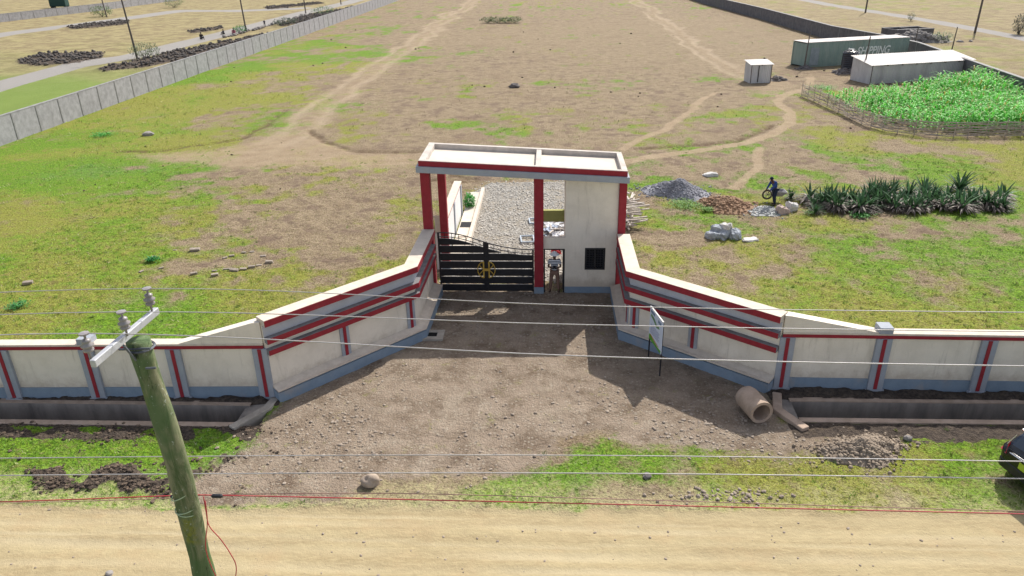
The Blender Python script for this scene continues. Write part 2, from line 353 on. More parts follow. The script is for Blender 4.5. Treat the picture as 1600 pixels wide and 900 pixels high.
def ground_material():
    b = NB('ground_surface')
    n1 = b.noise(.22, 4, .6); n2 = b.noise(1.1, 4, .65); n3 = b.noise(7, 4, .7); n4 = b.noise(38, 3, .7)
    n5 = b.noise(.07, 3, .5)
    g = b.attr('green')
    # living grass: fresh, yellow and bluish patches
    fresh = b.mix(b.mp(n3, .35, .65), (.20, .34, .028), (.095, .21, .018))
    yell = b.mix(b.mp(n3, .3, .7), (.31, .32, .065), (.215, .23, .045))
    blu = b.mix(b.mp(n3, .3, .7), (.11, .28, .065), (.19, .30, .10))
    hu = b.ma('ADD', b.ma('MULTIPLY', b.attr('hue'), .55), b.ma('ADD', b.ma('MULTIPLY', n2, .3), b.ma('MULTIPLY', n3, .25)))
    gc = b.mix(b.mp(hu, .50, .64), fresh, yell)
    gc = b.mix(b.mp(b.ma('ADD', hu, b.ma('MULTIPLY', b.ma('SUBTRACT', n3, .5), .3)), .42, .30, 0, .6), gc, blu)
    gc = b.mix(b.mp(n2, .56, .72, 0, .7), gc, (.29, .245, .10))
    dry = b.mix(b.mp(n2, .35, .65), (.345, .268, .188), (.25, .185, .13))
    dry = b.mix(b.mp(n3, .38, .66, 0, .8), dry, (.31, .26, .155))
    dry = b.mix(b.mp(n1, .52, .68, 0, .6), dry, (.24, .175, .12))
    f = b.mp(b.ma('ADD', b.attr('lush'), b.ma('MULTIPLY', b.ma('SUBTRACT', n3, .5), .9)), .28, .74)
    c = b.mix(f, dry, gc)
    c = b.mix(b.mp(b.noise(3.3, 7, .82), .54, .64, 0, .75), c, b.mix(n3, (.17, .115, .075), (.33, .26, .16)))
    c = b.mix(b.ma('MULTIPLY', b.mp(b.noise(2.4, 6, .8, b.pos((1.2, 1, 1))), .55, .66, 0, .8), f), c, b.mix(n3, (.28, .42, .04), (.17, .33, .03)))
    c = b.mix(b.mp(b.noise(13, 5, .75), .42, .52, .75, 0), c, b.mix(1.0, c, (.36, .31, .26), 'MULTIPLY'))
    c = b.mix(b.mp(n4, .32, .5, .5, 0), c, b.mix(1.0, c, (.35, .32, .28), 'MULTIPLY'))
    c = b.mix(b.mp(b.noise(4.2, 6, .8), .55, .66, 0, .5), c, b.mix(1.0, c, (1.45, 1.4, 1.5), 'MULTIPLY'))
    c = b.mix(b.mp(n4, .60, .78, 0, .55), c, (.44, .41, .22))
    c = b.mix(b.mp(b.noise(14, 2, .5), .62, .72, 0, .55), c, (.11, .075, .045))
    c = b.mix(b.mp(n2, .60, .72, 0, .55), c, b.mix(f, (.20, .145, .10), c))
    c = b.mix(b.mp(b.noise(1.7, 8, .85), .36, .47, .55, 0), c, b.mix(n3, (.13, .10, .05), (.22, .175, .085)))
    c = b.mix(b.mp(b.noise(1.2, 8, .85, b.pos((1, 1.3, 1))), .56, .70, 0, .45), c, (.42, .38, .20))
    # bare dark earth where the sward has worn away
    wk = b.ma('MULTIPLY', b.mp(b.attr('lush'), .42, .12), b.mp(b.noise(.55, 6, .75), .50, .60))
    c = b.mix(b.ma('MULTIPLY', wk, b.mp(g, .0, .14, 0, .8)), c, b.mix(n3, (.12, .085, .065), (.21, .15, .11)))
    vg = b.n('SeparateXYZ'); b.l(b.pos(), vg.inputs[0]); vy = b.mp(b.ma('ADD', vg.outputs[1], b.ma('MULTIPLY', b.ma('SUBTRACT', b.noise(.9, 6, .8), .5), 3.5)), 16.6, 14.8)
    c = b.mix(b.ma('MULTIPLY', vy, b.mp(b.noise(6, 6, .8), .38, .56, 0, .75)), c, b.mix(n3, (.40, .37, .17), (.50, .45, .26)))
    # tall straw-coloured grass outside the plot
    st = b.mix(b.mp(b.noise(.35, 8, .8), .40, .60), (.33, .285, .145), (.205, .16, .09))
    st = b.mix(b.mp(g, .3, .9, 0, .85), st, b.mix(n3, (.12, .22, .04), (.2, .26, .06)))
    c = b.mix(b.attr('straw'), c, st)
    def zone(c, mask, col, k=.5, lo=.42, hi=.58, amt=1.):
        e = b.ma('ADD', b.attr(mask), b.ma('MULTIPLY', b.ma('SUBTRACT', b.noise(2.2, 7, .8), .5), k*1.5))
        return b.mix(b.mp(e, lo, hi, 0, amt), c, col)
    # packed earth tracks
    tn = b.mix(b.mp(n2, .35, .65), (.345, .265, .175), (.28, .205, .13)); tn = b.mix(b.mp(n4, .4, .7, 0, .5), tn, (.43, .35, .245))
    c = zone(c, 'tan', tn, .9, .3, .85, .9)
    c = b.mix(b.ma('MULTIPLY', b.attr('rut'), b.mp(n2, .3, .6, .1, .55)), c, (.42, .34, .245))
    c = b.mix(b.ma('MULTIPLY', b.attr('bankm'), b.mp(n2, .35, .6, .1, .8)), c, (.12, .08, .05))
    ln = b.mix(n3, (.255, .24, .225), (.32, .305, .285)); c = zone(c, 'lane', ln, .35, .4, .6)
    # stony forecourt
    rb = b.mix(b.mp(n2, .32, .68), (.215, .165, .12), (.33, .262, .20))
    rb = b.mix(b.mp(b.noise(.5, 7, .75, None, .5), .48, .66, 0, .6), rb, (.40, .335, .26)); rb = b.mix(b.mp(b.noise(1.1, 7, .8), .36, .46, .6, 0), rb, (.15, .105, .075))
    rb = b.mix(b.mp(b.noise(.6, 4, .6), .62, .72, 0, .8), rb, (.165, .12, .09))
    vs = b.voro(9, 'F1'); vc = b.voro(9, 'F1', out='Color')
    rb = b.mix(b.mp(vs, .15, .42, .55, 0), rb, b.mix(b.mp(b.n('SeparateColor').outputs[0], 0, 1), rb, rb))
    sep = b.n('SeparateColor'); b.l(vc, sep.inputs[0])
    rb = b.mix(b.ma('MULTIPLY', b.mp(vs, .2, .5, 1, 0), b.mp(sep.outputs[0], .3, 1, 0, .8)), rb, (.40, .35, .28))
    rb = b.mix(b.mp(n4, .3, .52, .7, 0), rb, (.10, .08, .06))
    rb = b.mix(b.mp(b.noise(1.3, 7, .8), .57, .68, 0, .6), rb, (.24, .24, .08))
    c = zone(c, 'rubble', rb, .75, .36, .66)
    gv = b.mix(b.mp(b.voro(7, out='Distance'), .1, .6), (.52, .495, .45), (.29, .27, .24))
    gv = b.mix(b.mp(n2, .4, .7, 0, .7), gv, (.34, .29, .22)); gv = b.mix(b.mp(n4, .3, .5, .6, 0), gv, (.09, .085, .08))
    c = zone(c, 'gravelly', gv, .4)
    so = b.mix(b.mp(n3, .3, .7), (.045, .037, .033), (.12, .095, .075)); so = b.mix(b.mp(n2, .5, .7, 0, .5), so, (.125, .095, .065))  # soil tone lowered to deepen the wall's shade along the drains
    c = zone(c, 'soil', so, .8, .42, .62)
    # sandy road, worn along its length
    sv = b.pos((.12, 1.6, 1)); s1 = b.noise(1.5, 6, .65, sv); s2 = b.noise(9, 4, .7, b.pos((.35, 1.3, 1)))
    rd = b.mix(b.mp(s1, .35, .65), (.365, .30, .175), (.30, .238, .135)); rd = b.mix(b.mp(s2, .42, .68, 0, .6), rd, (.43, .35, .205))
    rd = b.mix(b.mp(b.noise(.8, 4, .6), .5, .68, 0, .45), rd, (.36, .265, .15))
    rd = b.mix(b.mp(n4, .62, .74, 0, .45), rd, (.58, .50, .34)); rd = b.mix(b.mp(n4, .28, .4, .4, 0), rd, (.22, .16, .09))
    rd = b.mix(b.mp(b.noise(60, 2, .5), .66, .72, 0, .6), rd, (.20, .15, .10))
    rd = b.mix(b.ma('MULTIPLY', b.attr('tyre'), .65), rd, b.mix(n3, (.46, .395, .26), (.40, .335, .215)))
    rd = b.mix(b.mp(b.noise(2.6, 7, .8), .58, .68, 0, .5), rd, (.27, .205, .125))
    c = zone(c, 'road', rd, .7, .35, .7)
    b.col(c); b.b.inputs['Roughness'].default_value = .95; b.b.inputs['Specular IOR Level'].default_value = .1
    mott = b.mp(b.noise(5.5, 7, .85), .38, .62)
    h = b.ma('ADD', b.ma('MULTIPLY', n4, .5), b.ma('ADD', b.ma('MULTIPLY', n3, 1.0), b.ma('MULTIPLY', b.noise(16, 3, .6), .8)))
    amt = b.ma('SUBTRACT', 1.0, b.ma('MULTIPLY', b.attr('road'), .8))
    b.bump(b.ma('MULTIPLY', h, amt), 1.0, .07)
    return b.m
M_GROUND = ground_material()
jit = .25*(fbm(X, Y, 1.7, 40)-.5)
zid = np.zeros(X.shape, int)
zid[(tan+jit*.6 > .55)] = 3
zid[(lane > .5)] = 5
zid[(rub+jit > .5)] = 2
zid[(grav+jit > .5)] = 4
zid[(road+jit > .5)] = 1
nx, ny = X.shape
idx = np.arange(nx*ny).reshape(nx, ny)
quads = np.stack([idx[:-1, :-1], idx[1:, :-1], idx[1:, 1:], idx[:-1, 1:]], -1).reshape(-1, 4)
zq = zid[:-1, :-1].reshape(-1)
VV = np.stack([X, Y, Z], -1).reshape(-1, 3)
for k, nm in enumerate(['ground', 'dirt_road', 'stony_forecourt', 'dirt_track', 'gravel_driveway', 'lane']):
    q = quads[zq == k]; u, inv = np.unique(q, return_inverse=True)
    me = fast_mesh(nm, VV[u], inv.reshape(-1, 4), [M_GROUND], smooth=True)
    for an, A in grid.items():
        at_ = me.attributes.new(an, 'FLOAT', 'POINT'); at_.data.foreach_set('value', A.reshape(-1)[u].astype(np.float32))
    o = put(nm, me, None, kind='structure')
# ------------------------------------------------------------------ paints and plasters
def plaster():
    b = NB('cream_render'); P = b.pos(); z = b.n('SeparateXYZ'); b.l(P, z.inputs[0]); z = z.outputs[2]
    c = b.mix(b.mp(b.noise(1.3, 5, .65), .35, .68), (.75, .685, .59), (.67, .61, .52))
    c = b.mix(b.mp(b.noise(5, 5, .7, b.pos((1, 1, .12))), .54, .72, 0, .5), c, (.45, .40, .33))
    e = b.ma('ADD', z, b.ma('MULTIPLY', b.ma('SUBTRACT', b.noise(3, 5, .75), .5), 1.1))
    c = b.mix(b.mp(e, .25, .9, .6, 0), c, (.40, .32, .24))
    c = b.mix(b.mp(b.noise(45, 3, .6), .3, .55, .12, 0), c, (.40, .36, .30))
    c = b.mix(b.mp(b.noise(.9, 6, .8), .60, .70, 0, .25), c, (.75, .71, .64))
    b.col(c); b.b.inputs['Roughness'].default_value = .92; b.bump(b.noise(38, 4, .7), .5, .012); return b.m
CREAM = plaster()
COPE = pm('pale_coping_paint', (.64, .56, .47), (.55, .48, .40), 4, .9, 0, .3, 50, (.42, .37, .32, .5))
RED = pm('dark_red_paint', (.30, .026, .038), (.25, .023, .032), 4, .7, 0, .2, 40, (.30, .06, .06, .4))
SLATE = pm('slate_blue_paint', (.22, .285, .36), (.19, .25, .32), 3, .8, 0, .25, 40, (.36, .31, .26, .6))
GREYP = pm('light_grey_paint', (.34, .365, .41), (.30, .325, .37), 3, .8, 0, .25, 40, (.36, .32, .28, .55))
RECESS = pm('pale_grey_recess', (.46, .47, .51), (.41, .42, .46), 3, .8, 0, .25, 40)
DKGREY = pm('dark_grey_ledge', (.24, .23, .24), (.18, .175, .18), 4, .9, 0, .3, 40)
CONC = pm('raw_concrete', (.40, .36, .31), (.30, .27, .23), 2.5, .92, 0, .5, 30, (.20, .17, .14, .6))
CONCR = pm('reddish_concrete', (.44, .335, .26), (.33, .25, .19), 2.5, .92, 0, .5, 30, (.42, .35, .30, .5))
DCONC = pm('dark_stained_concrete', (.32, .285, .25), (.19, .17, .155), 1.6, .8, 0, .5, 25, (.05, .045, .045, .8), streak=True)  # drain inside: darker concrete with near-black streaky stains
DECK = pm('sunbleached_deck', (.64, .575, .49), (.57, .51, .43), 1.2, .92, 0, .3, 30, (.48, .42, .36, .5))
BLACK = pm('black_gate_paint', (.012, .013, .017), (.02, .02, .025), 5, .45, 0, .1, 40, spec=.4)
GOLD = pm('gold_paint', (.60, .40, .08), (.48, .30, .06), 5, .45, 0, .1)
OLIVE = pm('olive_bounce_tint', (.36, .36, .13), (.31, .31, .11), 5, .9, 0, .2)  # yellow-green reflected light put into the rear lintel's colour
GLASSD = pm('dark_glass', (.012, .014, .018), (.018, .02, .026), 3, .15, 0, 0, spec=.5)
def offs(pts, d):
    """mitred offset of an open polyline; +d to the left of its direction"""
    o = []
    for i, p in enumerate(pts):
        ns = []
        for a, b_ in ((i-1, i), (i, i+1)):
            if a < 0 or b_ >= len(pts): continue
            dx, dy = pts[b_][0]-pts[a][0], pts[b_][1]-pts[a][1]; L = math.hypot(dx, dy); ns.append((-dy/L, dx/L))
        nx_, ny_ = sum(n[0] for n in ns), sum(n[1] for n in ns); L = math.hypot(nx_, ny_); nx_ /= L; ny_ /= L
        k = d/(nx_*ns[0][0]+ny_*ns[0][1]); o.append((p[0]+nx_*k, p[1]+ny_*k))
    return o
def strip(mb, pts, d0, d1, z0, z1, mi=0, z1b=None):
    """prism between two offsets of a polyline; z1b = top height at the d1 edge"""
    A = offs(pts, d0); B = offs(pts, d1); n = len(pts); zb = z1 if z1b is None else z1b
    rings = [[(a[0], a[1], z0), (b_[0], b_[1], z0), (b_[0], b_[1], zb), (a[0], a[1], z1)] for a, b_ in zip(A, B)]
    return mb.loft(rings, mi)
def along(pts, s):
    for a, b_ in zip(pts[:-1], pts[1:]):
        L = math.hypot(b_[0]-a[0], b_[1]-a[1])
        if s <= L: return (a[0]+(b_[0]-a[0])*s/L, a[1]+(b_[1]-a[1])*s/L), ((b_[0]-a[0])/L, (b_[1]-a[1])/L)
        s -= L
    return pts[-1], ((b_[0]-a[0])/L, (b_[1]-a[1])/L)
def pilaster(parent, pts, s, sg, d, wd, z0, z1, stripe_z0, label=None, mat=None):
    """sg: +1 if outward is left of the polyline"""
    (x, y), (tx, ty) = along(pts, s); nx_, ny_ = -ty*sg, tx*sg
    m = MB(); c = [(x+tx*a+nx_*b_, y+ty*a+ny_*b_) for a, b_ in ((-wd/2, .0), (wd/2, .0), (wd/2, d), (-wd/2, d))]
    m.prism(c, z0, z1)
    c = [(x+tx*a+nx_*b_, y+ty*a+ny_*b_) for a, b_ in ((-wd/2-.05, .0), (wd/2+.05, .0), (wd/2+.05, d+.03), (-wd/2-.05, d+.03))]
    m.prism(c, z0-.1, .1)
    p = put('pilaster', m, mat or GREYP, parent)
    m = MB(); c = [(x+tx*a+nx_*b_, y+ty*a+ny_*b_) for a, b_ in ((-.055, d), (.055, d), (.055, d+.02), (-.055, d+.02))]
    m.prism(c, stripe_z0, z1-.002); put('stripe', m, RED, p)
    return p
# ------------------------------------------------------------------ street walls
def street_wall(E, far, sg, H, spots, ramp, cap_s, label, caplabel):
    pts = [E, far]                     # polyline leaves the gate outwards ; sg as for pilaster
    r = thing('street_wall', (E[0], E[1], 0), label, 'wall', 'painted plot walls along the road')
    m = MB(); strip(m, pts, 0, -.30*sg, -.9, H-.045); put('wall_panel', m, CREAM, r)
    m = MB(); strip(m, pts, .05*sg, -.33*sg, H-.043, H+.03); put('coping', m, COPE, r, bevel=.012)
    m = MB(); strip(m, pts, .003*sg, .065*sg, H-.14, H-.035); put('red_band', m, RED, r)
    m = MB(); strip(m, pts, .003*sg, .035*sg, -.95, .44); put('plinth', m, SLATE, r)
    m = MB(); (a, t_) = along(pts, 0); (b_, _) = along(pts, ramp[0]); L0 = ramp[1]
    q = [along(pts, s)[0] for s in (.0, L0, ramp[0])]
    for (p0, p1, z0, z1) in ((q[0], q[1], ramp[2], ramp[2]-.02), (q[1], q[2], ramp[2]-.02, H+.035)):
        A = offs([p0, p1], .028*sg); B = offs([p0, p1], -.30*sg)
        m.loft([[(A[0][0], A[0][1], H-.15), (B[0][0], B[0][1], H-.15), (B[0][0], B[0][1], z0), (A[0][0], A[0][1], z0)],
                [(A[1][0], A[1][1], H-.15), (B[1][0], B[1][1], H-.15), (B[1][0], B[1][1], z1), (A[1][0], A[1][1], z1)]])
    m2 = MB(); 
    put('raised_end', m, CREAM, r)
    for s in spots: pilaster(r, pts, s, sg, .10, .46, -.1, H-.14, .12)
    (x, y), (tx, ty) = along(pts, cap_s); m = MB()
    c = [(x+tx*a-ty*sg*b_, y+ty*a+tx*sg*b_) for a, b_ in ((-.2, .10), (.2, .10), (.2, -.33), (-.2, -.33))]
    m.prism(c, H+.03, H+.24); put('post_cap', m, GREYP, r, bevel=.01)
    return r
LE = (-8.80, 19.85); LFAR = (-41.2, 18.95)
RE = (7.20, 20.72); RFAR = (40.0, 20.15)
street_wall(LE, LFAR, +1, 1.97, [.12+2.72*i for i in range(12)], (2.62, .25, 2.72), 5.56,
            'long cream plot wall left of the gate with slate pilasters and red trim', '')
street_wall(RE, RFAR, -1, 2.03, [.15, 3.05]+[6.15+3.05*i for i in range(9)], (2.95, .2, 2.62), 3.05,
            'long cream plot wall right of the gate with slate pilasters and red trim', '')
# ------------------------------------------------------------------ curved-in wing walls
def wing(pts, sg, zs, spots, label):
    (t1, t0), (s1, s0), (h1, h0) = zs
    r = thing('wing_wall', (pts[0][0], pts[0][1], 0), label, 'wall', 'stepped wing walls beside the gate')
    m = MB(); strip(m, pts, 0, -.30*sg, -.4, t0+.01); put('wall_panel', m, CREAM, r)
    m = MB(); strip(m, pts, .003*sg, .012*sg, s1+.01, t0+.005); put('grey_recess', m, RECESS, r)
    for z1, z0, mat, back in ((t1, t0, COPE, -.31), (s1, s0, DKGREY, 0.004), (h1, h0, DKGREY, 0.004)):
        d = .20
        m = MB(); strip(m, pts, (d-.012)*sg, back*sg, z0+.012 if back < 0 else z0, z1); l = put('ledge', m, mat, r)
        m = MB(); strip(m, pts, d*sg, (d-.012)*sg, z0, z1-.012); put('red_edge', m, RED, l)
    m = MB(); strip(m, pts, .003*sg, .36*sg, -.4, .44, z1b=.34); put('plinth', m, SLATE, r)
    m = MB(); strip(m, pts, .003*sg, .375*sg, .443, .52, z1b=.40); put('plinth_top', m, COPE, r)
    for s in spots: pilaster(r, pts, s, sg, .05, .34, .43, h0, .5)
    return r
LW = [(-8.72, 19.80), (-4.80, 24.02), (-4.72, 27.70)]
RW_ = [(7.12, 20.66), (2.86, 24.10), (2.84, 27.66)]
sL = math.hypot(LW[1][0]-LW[0][0], LW[1][1]-LW[0][1]); sR = math.hypot(RW_[1][0]-RW_[0][0], RW_[1][1]-RW_[0][1])
wing(LW, -1, ((2.84, 2.62), (2.22, 2.03), (1.82, 1.64)), [2.75, sL-.25], 'stepped cream wing wall with red ledges, on the side of the black gate')
wing(RW_, +1, ((2.66, 2.44), (2.10, 1.91), (1.60, 1.41)), [2.9, sR-.25, sR+.28], 'stepped cream wing wall with red ledges, behind the leaning signboard')
# ------------------------------------------------------------------ gatehouse
gh = thing('gatehouse', (-.4, 27.9, 0), 'cream and red gatehouse with flat roof and dark guard window', 'gatehouse')
zr = lambda x: 5.22-.0565*(x+5.07)                 # soffit, sinking towards the right
def slab(mb, x0, x1, y0, y1, a, b_, mi=0):
    return mb.prism([(x0, y0), (x1, y0), (x1, y1), (x0, y1)], [zr(x0)+a, zr(x1)+a, zr(x1)+a, zr(x0)+a], [zr(x0)+b_, zr(x1)+b_, zr(x1)+b_, zr(x0)+b_], mi)
m = MB(); slab(m, -5.07, 3.02, 27.42, 30.45, 0, .24); roof = put('roof_slab', m, GREYP, gh, bevel=.01)
m = MB(); slab(m, -4.97, 2.94, 27.50, 27.52, .243, .44); put('red_edge', m, RED, roof)
m = MB()
slab(m, -4.97, 2.94, 27.522, 27.70, .243, .46); slab(m, -4.97, 2.94, 30.18, 30.38, .243, .46)
slab(m, -4.97, -4.72, 27.702, 30.178, .243, .46); slab(m, 2.72, 2.94, 27.702, 30.178, .243, .46)
slab(m, -.53, -.33, 27.702, 30.178, .243, .44)
put('parapet', m, pm('weathered_parapet', (.56, .51, .46), (.44, .40, .36), 2, .92, 0, .4, 30, (.25, .22, .19, .5)), roof, bevel=.01)
m = MB(); slab(m, -4.718, 2.718, 27.702, 30.178, .24, .26); put('roof_deck', m, DECK, roof)
def column(x0, x1, y0, y1, foot=True):
    m = MB(); m.prism([(x0, y0), (x1, y0), (x1, y1), (x0, y1)], .3 if foot else -.1, [zr(x0)-.002, zr(x1)-.002, zr(x1)-.002, zr(x0)-.002])
    p = put('column', m, RED, gh, bevel=.008)
    if foot:
        m = MB(); m.box((x0-.01, y0-.01, -.3), (x1+.01, y1+.01, .298)); put('foot', m, SLATE, p)
column(-4.98, -4.62, 27.72, 28.05); column(-4.66, -4.34, 29.95, 30.27)
column(-.60, -.23, 27.78, 28.13); column(-.58, -.25, 29.9, 30.2)
column(2.69, 2.98, 27.78, 28.08, False); column(2.67, 2.95, 29.95, 30.25, False)
m = MB(); x0, x1 = .63, 2.685
def wallbox(mb, a, b_, y0, y1, z0, z1=None):
    zz = [zr(a)-.003, zr(b_)-.003, zr(b_)-.003, zr(a)-.003] if z1 is None else z1
    mb.prism([(a, y0), (b_, y0), (b_, y1), (a, y1)], z0, zz)
wallbox(m, .63, 1.45, 27.92, 28.1, 0); wallbox(m, 2.22, 2.685, 27.92, 28.1, 0)
wallbox(m, 1.45, 2.22, 27.92, 28.1, 0, 1.04); wallbox(m, 1.45, 2.22, 27.92, 28.1, 1.96)
wallbox(m, .63, .79, 28.1, 30.1, 0); wallbox(m, 2.5, 2.665, 28.1, 30.1, 0); wallbox(m, .79, 2.5, 29.94, 30.1, 0)
put('guardroom_wall', m, CREAM, gh)
m = MB(); m.box((-.228, 27.92, 1.93), (.628, 28.1, 2.40)); put('door_lintel', m, CREAM, gh)
m = MB(); m.box((-.248, 29.92, 2.36), (.628, 30.1, 2.86)); put('rear_lintel', m, OLIVE, gh)
m = MB(); m.box((.635, 27.895, -.2), (2.684, 27.917, .27)); put('plinth', m, SLATE, gh)
m = MB()
for a, b_ in (((1.43, 27.90, 1.03), (1.50, 27.96, 1.97)), ((2.17, 27.90, 1.03), (2.24, 27.96, 1.97)), ((1.50, 27.90, 1.90), (2.17, 27.96, 1.97)), ((1.50, 27.90, 1.03), (2.17, 27.96, 1.10)), ((1.80, 27.905, 1.10), (1.87, 27.955, 1.90))): m.box(a, b_)
win = put('window', m, BLACK, gh)
m = MB(); m.box((1.50, 27.985, 1.10), (2.17, 27.995, 1.90)); put('pane', m, GLASSD, win)
m = MB()
for i in range(1, 8): m.tube([(1.50, 27.915, 1.10+.1*i), (2.17, 27.915, 1.10+.1*i)], .007, 5)
for i in range(1, 6): m.tube([(1.50+.112*i, 27.925, 1.1), (1.50+.112*i, 27.925, 1.9)], .007, 5)
put('burglar_bars', m, BLACK, win)
# pedestrian doorway frame and open leaf
wd_ = thing('pedestrian_gate', (.2, 27.95, 0), 'small black steel gate standing open in the narrow doorway', 'gate')
m = MB(); m.box((-.225, 27.935, 0), (-.165, 27.985, 1.925)); m.box((.565, 27.935, 0), (.625, 27.985, 1.925)); m.box((-.165, 27.935, 1.87), (.565, 27.985, 1.925)); put('frame', m, BLACK, wd_)
m = MB(); m.box((.55, 28.12, .05), (.58, 28.85, 1.85)); put('gate_leaf', m, BLACK, wd_)
# ------------------------------------------------------------------ the big gate
GXa, GXb, GYg = -4.49, -.62, 28.02
def gcurve(x):
    s = (x-GXa)/(GXb-GXa); k = [(0, 2.58), (.12, 2.58), (.28, 2.46), (.5, 2.16), (.7, 1.95), (.85, 1.87), (1, 1.85)]
    for (a, va), (b_, vb) in zip(k[:-1], k[1:]):
        if s <= b_+1e-6:
            t = (s-a)/(b_-a); return va+(vb-va)*t
    return 1.85
def gcurve_s(x): return sum(gcurve(min(max(x+d, GXa), GXb)) for d in (-.25, -.15, -.05, .05, .15, .25))/6
xm = (GXa+GXb)/2
gt = thing('sliding_gate', (xm, GYg, 0), 'wide black slatted steel gate with curved top and gold emblem', 'gate')
for (a, b_) in ((GXa, xm-.04), (xm+.04, GXb)):
    lf = MB(); lf.box((a, GYg-.03, .02), (a+.07, GYg+.03, gcurve_s(a))); lf.box((b_-.07, GYg-.03, .02), (b_, GYg+.03, gcurve_s(b_))); lf.box((a+.069, GYg+.021, .9), (b_-.069, GYg+.029, .96))
    leaf = put('gate_leaf', lf, BLACK, gt)
    gap = .24
    for k in range(8):
        z0 = .02+.34*k+(.0 if k == 0 else .0); z1 = z0+.30
        n = 14; xs = [a+.07+(b_-a-.14)*i/n for i in range(n+1)]
        rings = []
        for x in xs:
            top = min(z1, gcurve_s(x)-gap); rings.append((x, top))
        rings = [r for r in rings if r[1] > z0+.02]
        if len(rings) < 2: continue
        mm = MB(); mm.loft([[(x, GYg-.02, z0), (x, GYg+.02, z0), (x, GYg+.02, t), (x, GYg-.02, t)] for x, t in rings]); put('gate_board', mm, BLACK, leaf)
    mm = MB(); n = 20; xs = [a+(b_-a)*i/n for i in range(n+1)]
    mm.tube([(x, GYg, gcurve_s(x)) for x in xs], .022, 6); mm.tube([(x, GYg, gcurve_s(x)-gap+.07) for x in xs], .018, 6)
    for i in range(0, n+1, 3): mm.tube([(xs[i], GYg, gcurve_s(xs[i])), (xs[i], GYg, gcurve_s(xs[i])-gap)], .013, 5)
    put('top_rail', mm, BLACK, leaf)
mm = MB(); mm.box((xm-.045, GYg-.05, .02), (xm+.045, GYg-.032, 2.2)); put('meeting_post', mm, BLACK, gt)
mm = MB(); zc = 1.0; R_ = .35
for sg in (-1, 1):
    arc = [(xm+sg*(.085+(R_-.08)*math.cos(t)), GYg-.075, zc+R_*math.sin(t)) for t in [math.radians(-88+176*i/16) for i in range(17)]]
    for p, q in zip(arc[:-1], arc[1:]): mm.beam(p, q, .03, .055, up=(sg, 0, 0) if False else (0, 1, 0))
    mm.box((xm+sg*.11-.028, GYg-.09, zc-R_), (xm+sg*.11+.028, GYg-.06, zc+R_))
    for q in ((R_*.72, R_*.62), (R_*.72, -R_*.62)): mm.beam((xm+sg*.11, GYg-.07, zc), (xm+sg*(.05+q[0]), GYg-.07, zc+q[1]), .025, .04, up=(0, 1, 0))
    mm.lathe([(.001, -.0), (.11, -.0), (.11, .03), (.001, .03)], n=14) if False else None
mm.box((xm-.14, GYg-.095, zc-.05), (xm+.14, GYg-.06, zc+.05)); 
put('emblem', mm, GOLD, gt)
# ------------------------------------------------------------------ inside: side wall, trough
sw = thing('side_wall', (-4.7, 30.3, 0), 'low white wall with pinkish coping running back behind the black gate', 'wall')
m = MB(); m.box((-4.95, 30.3, -.2), (-4.66, 37.8, 1.74)); put('wall_panel', m, pm('white_paint', (.72, .71, .70), (.66, .65, .63), 3), sw)
m = MB(); m.loft([[(-5.0, y, z), (-4.62, y, z), (-4.62, y, z+.07), (-5.0, y, z+.07)] for y, z in ((30.28, 2.45), (30.9, 2.1), (31.4, 1.745), (37.85, 1.745))]); put('coping', m, COPE, sw)
m = MB(); m.prism([(-4.94, 30.3), (-4.67, 30.3), (-4.67, 31.35), (-4.94, 31.35)], 1.7, [2.44, 2.44, 1.77, 1.77]); put('raised_end', m, COPE, sw)
m = MB(); m.box((-4.658, 30.3, 1.66), (-4.64, 37.8, 1.742)); put('red_band', m, RED, sw)
for y in (31.9, 34.7, 37.6): m = MB(); m.box((-4.658, y-.15, -.1), (-4.61, y+.15, 1.655)); put('pilaster', m, GREYP, sw)
tr = thing('concrete_trough', (-4.15, 36, 0), 'long pale concrete drain cover strip beside the gravel driveway', 'drain')
m = MB(); m.box((-4.55, 31, -.2), (-3.93, 41.2, .16)); put('cover_slab', m, DECK, tr)
m = MB(); m.box((-3.928, 31, -.2), (-3.75, 41.6, .32)); put('kerb', m, COPE, tr, bevel=.015)
m = MB()
for i in range(8): m.box((-4.5, 35.3+.1*i, .165), (-3.98, 35.35+.1*i, .185))
put('grate', m, BLACK, tr)
m = MB()
for a, b_ in (((-4.5, 33.2), (-4.0, 33.25)), ((-4.5, 33.9), (-4.0, 33.95)), ((-4.5, 33.25), (-4.45, 33.9)), ((-4.05, 33.25), (-4.0, 33.9))): m.box((a[0], a[1], .162), (b_[0], b_[1], .2))
put('hatch_frame', m, COPE, tr)
# ------------------------------------------------------------------ roadside drains
def drain_(label, xa, xb, yin, yout, yfar, kb, xe):
    r = thing('drainage_channel', ((xa+xb)/2, yin, 0), label, 'drain', 'open concrete drains along the road')
    m = MB(); m.prism([(xa, yout), (xb, yout), (xe if xa == min(xa, xb) else xb, yin), (xa, yin)] if False else [(xa, yout), (xb, yout), (xb, yin), (xa, yin)], -.9, .05)
    put('near_kerb', m, CONCR, r, bevel=.015)
    m = MB(); m.box((min(xa, xb), yfar, -.9), (max(xa, xb), yfar+.02, .02)); put('channel_side', m, DCONC, r)
    m = MB(); m.box((min(xa, xb), yfar-.004, .022), (max(xa, xb), yfar+.2, .06)); put('far_kerb', m, CONCR, r)
    m = MB(); m.box((min(xa, xb), yin, -.92), (max(xa, xb), yfar, -.72)); put('bed', m, DCONC, r)
    return r
d1 = drain_('open concrete drain under the wall left of the gate', -41, -9.35, 18.44, 18.22, 19.36, None, None)
d2 = drain_('open concrete drain under the wall right of the gate', 7.45, 40, 19.06, 18.84, 19.94, None, None)
m = MB(); P_ = [(-8.50, 20.0), (-8.62, 19.15), (-9.35, 18.05)]
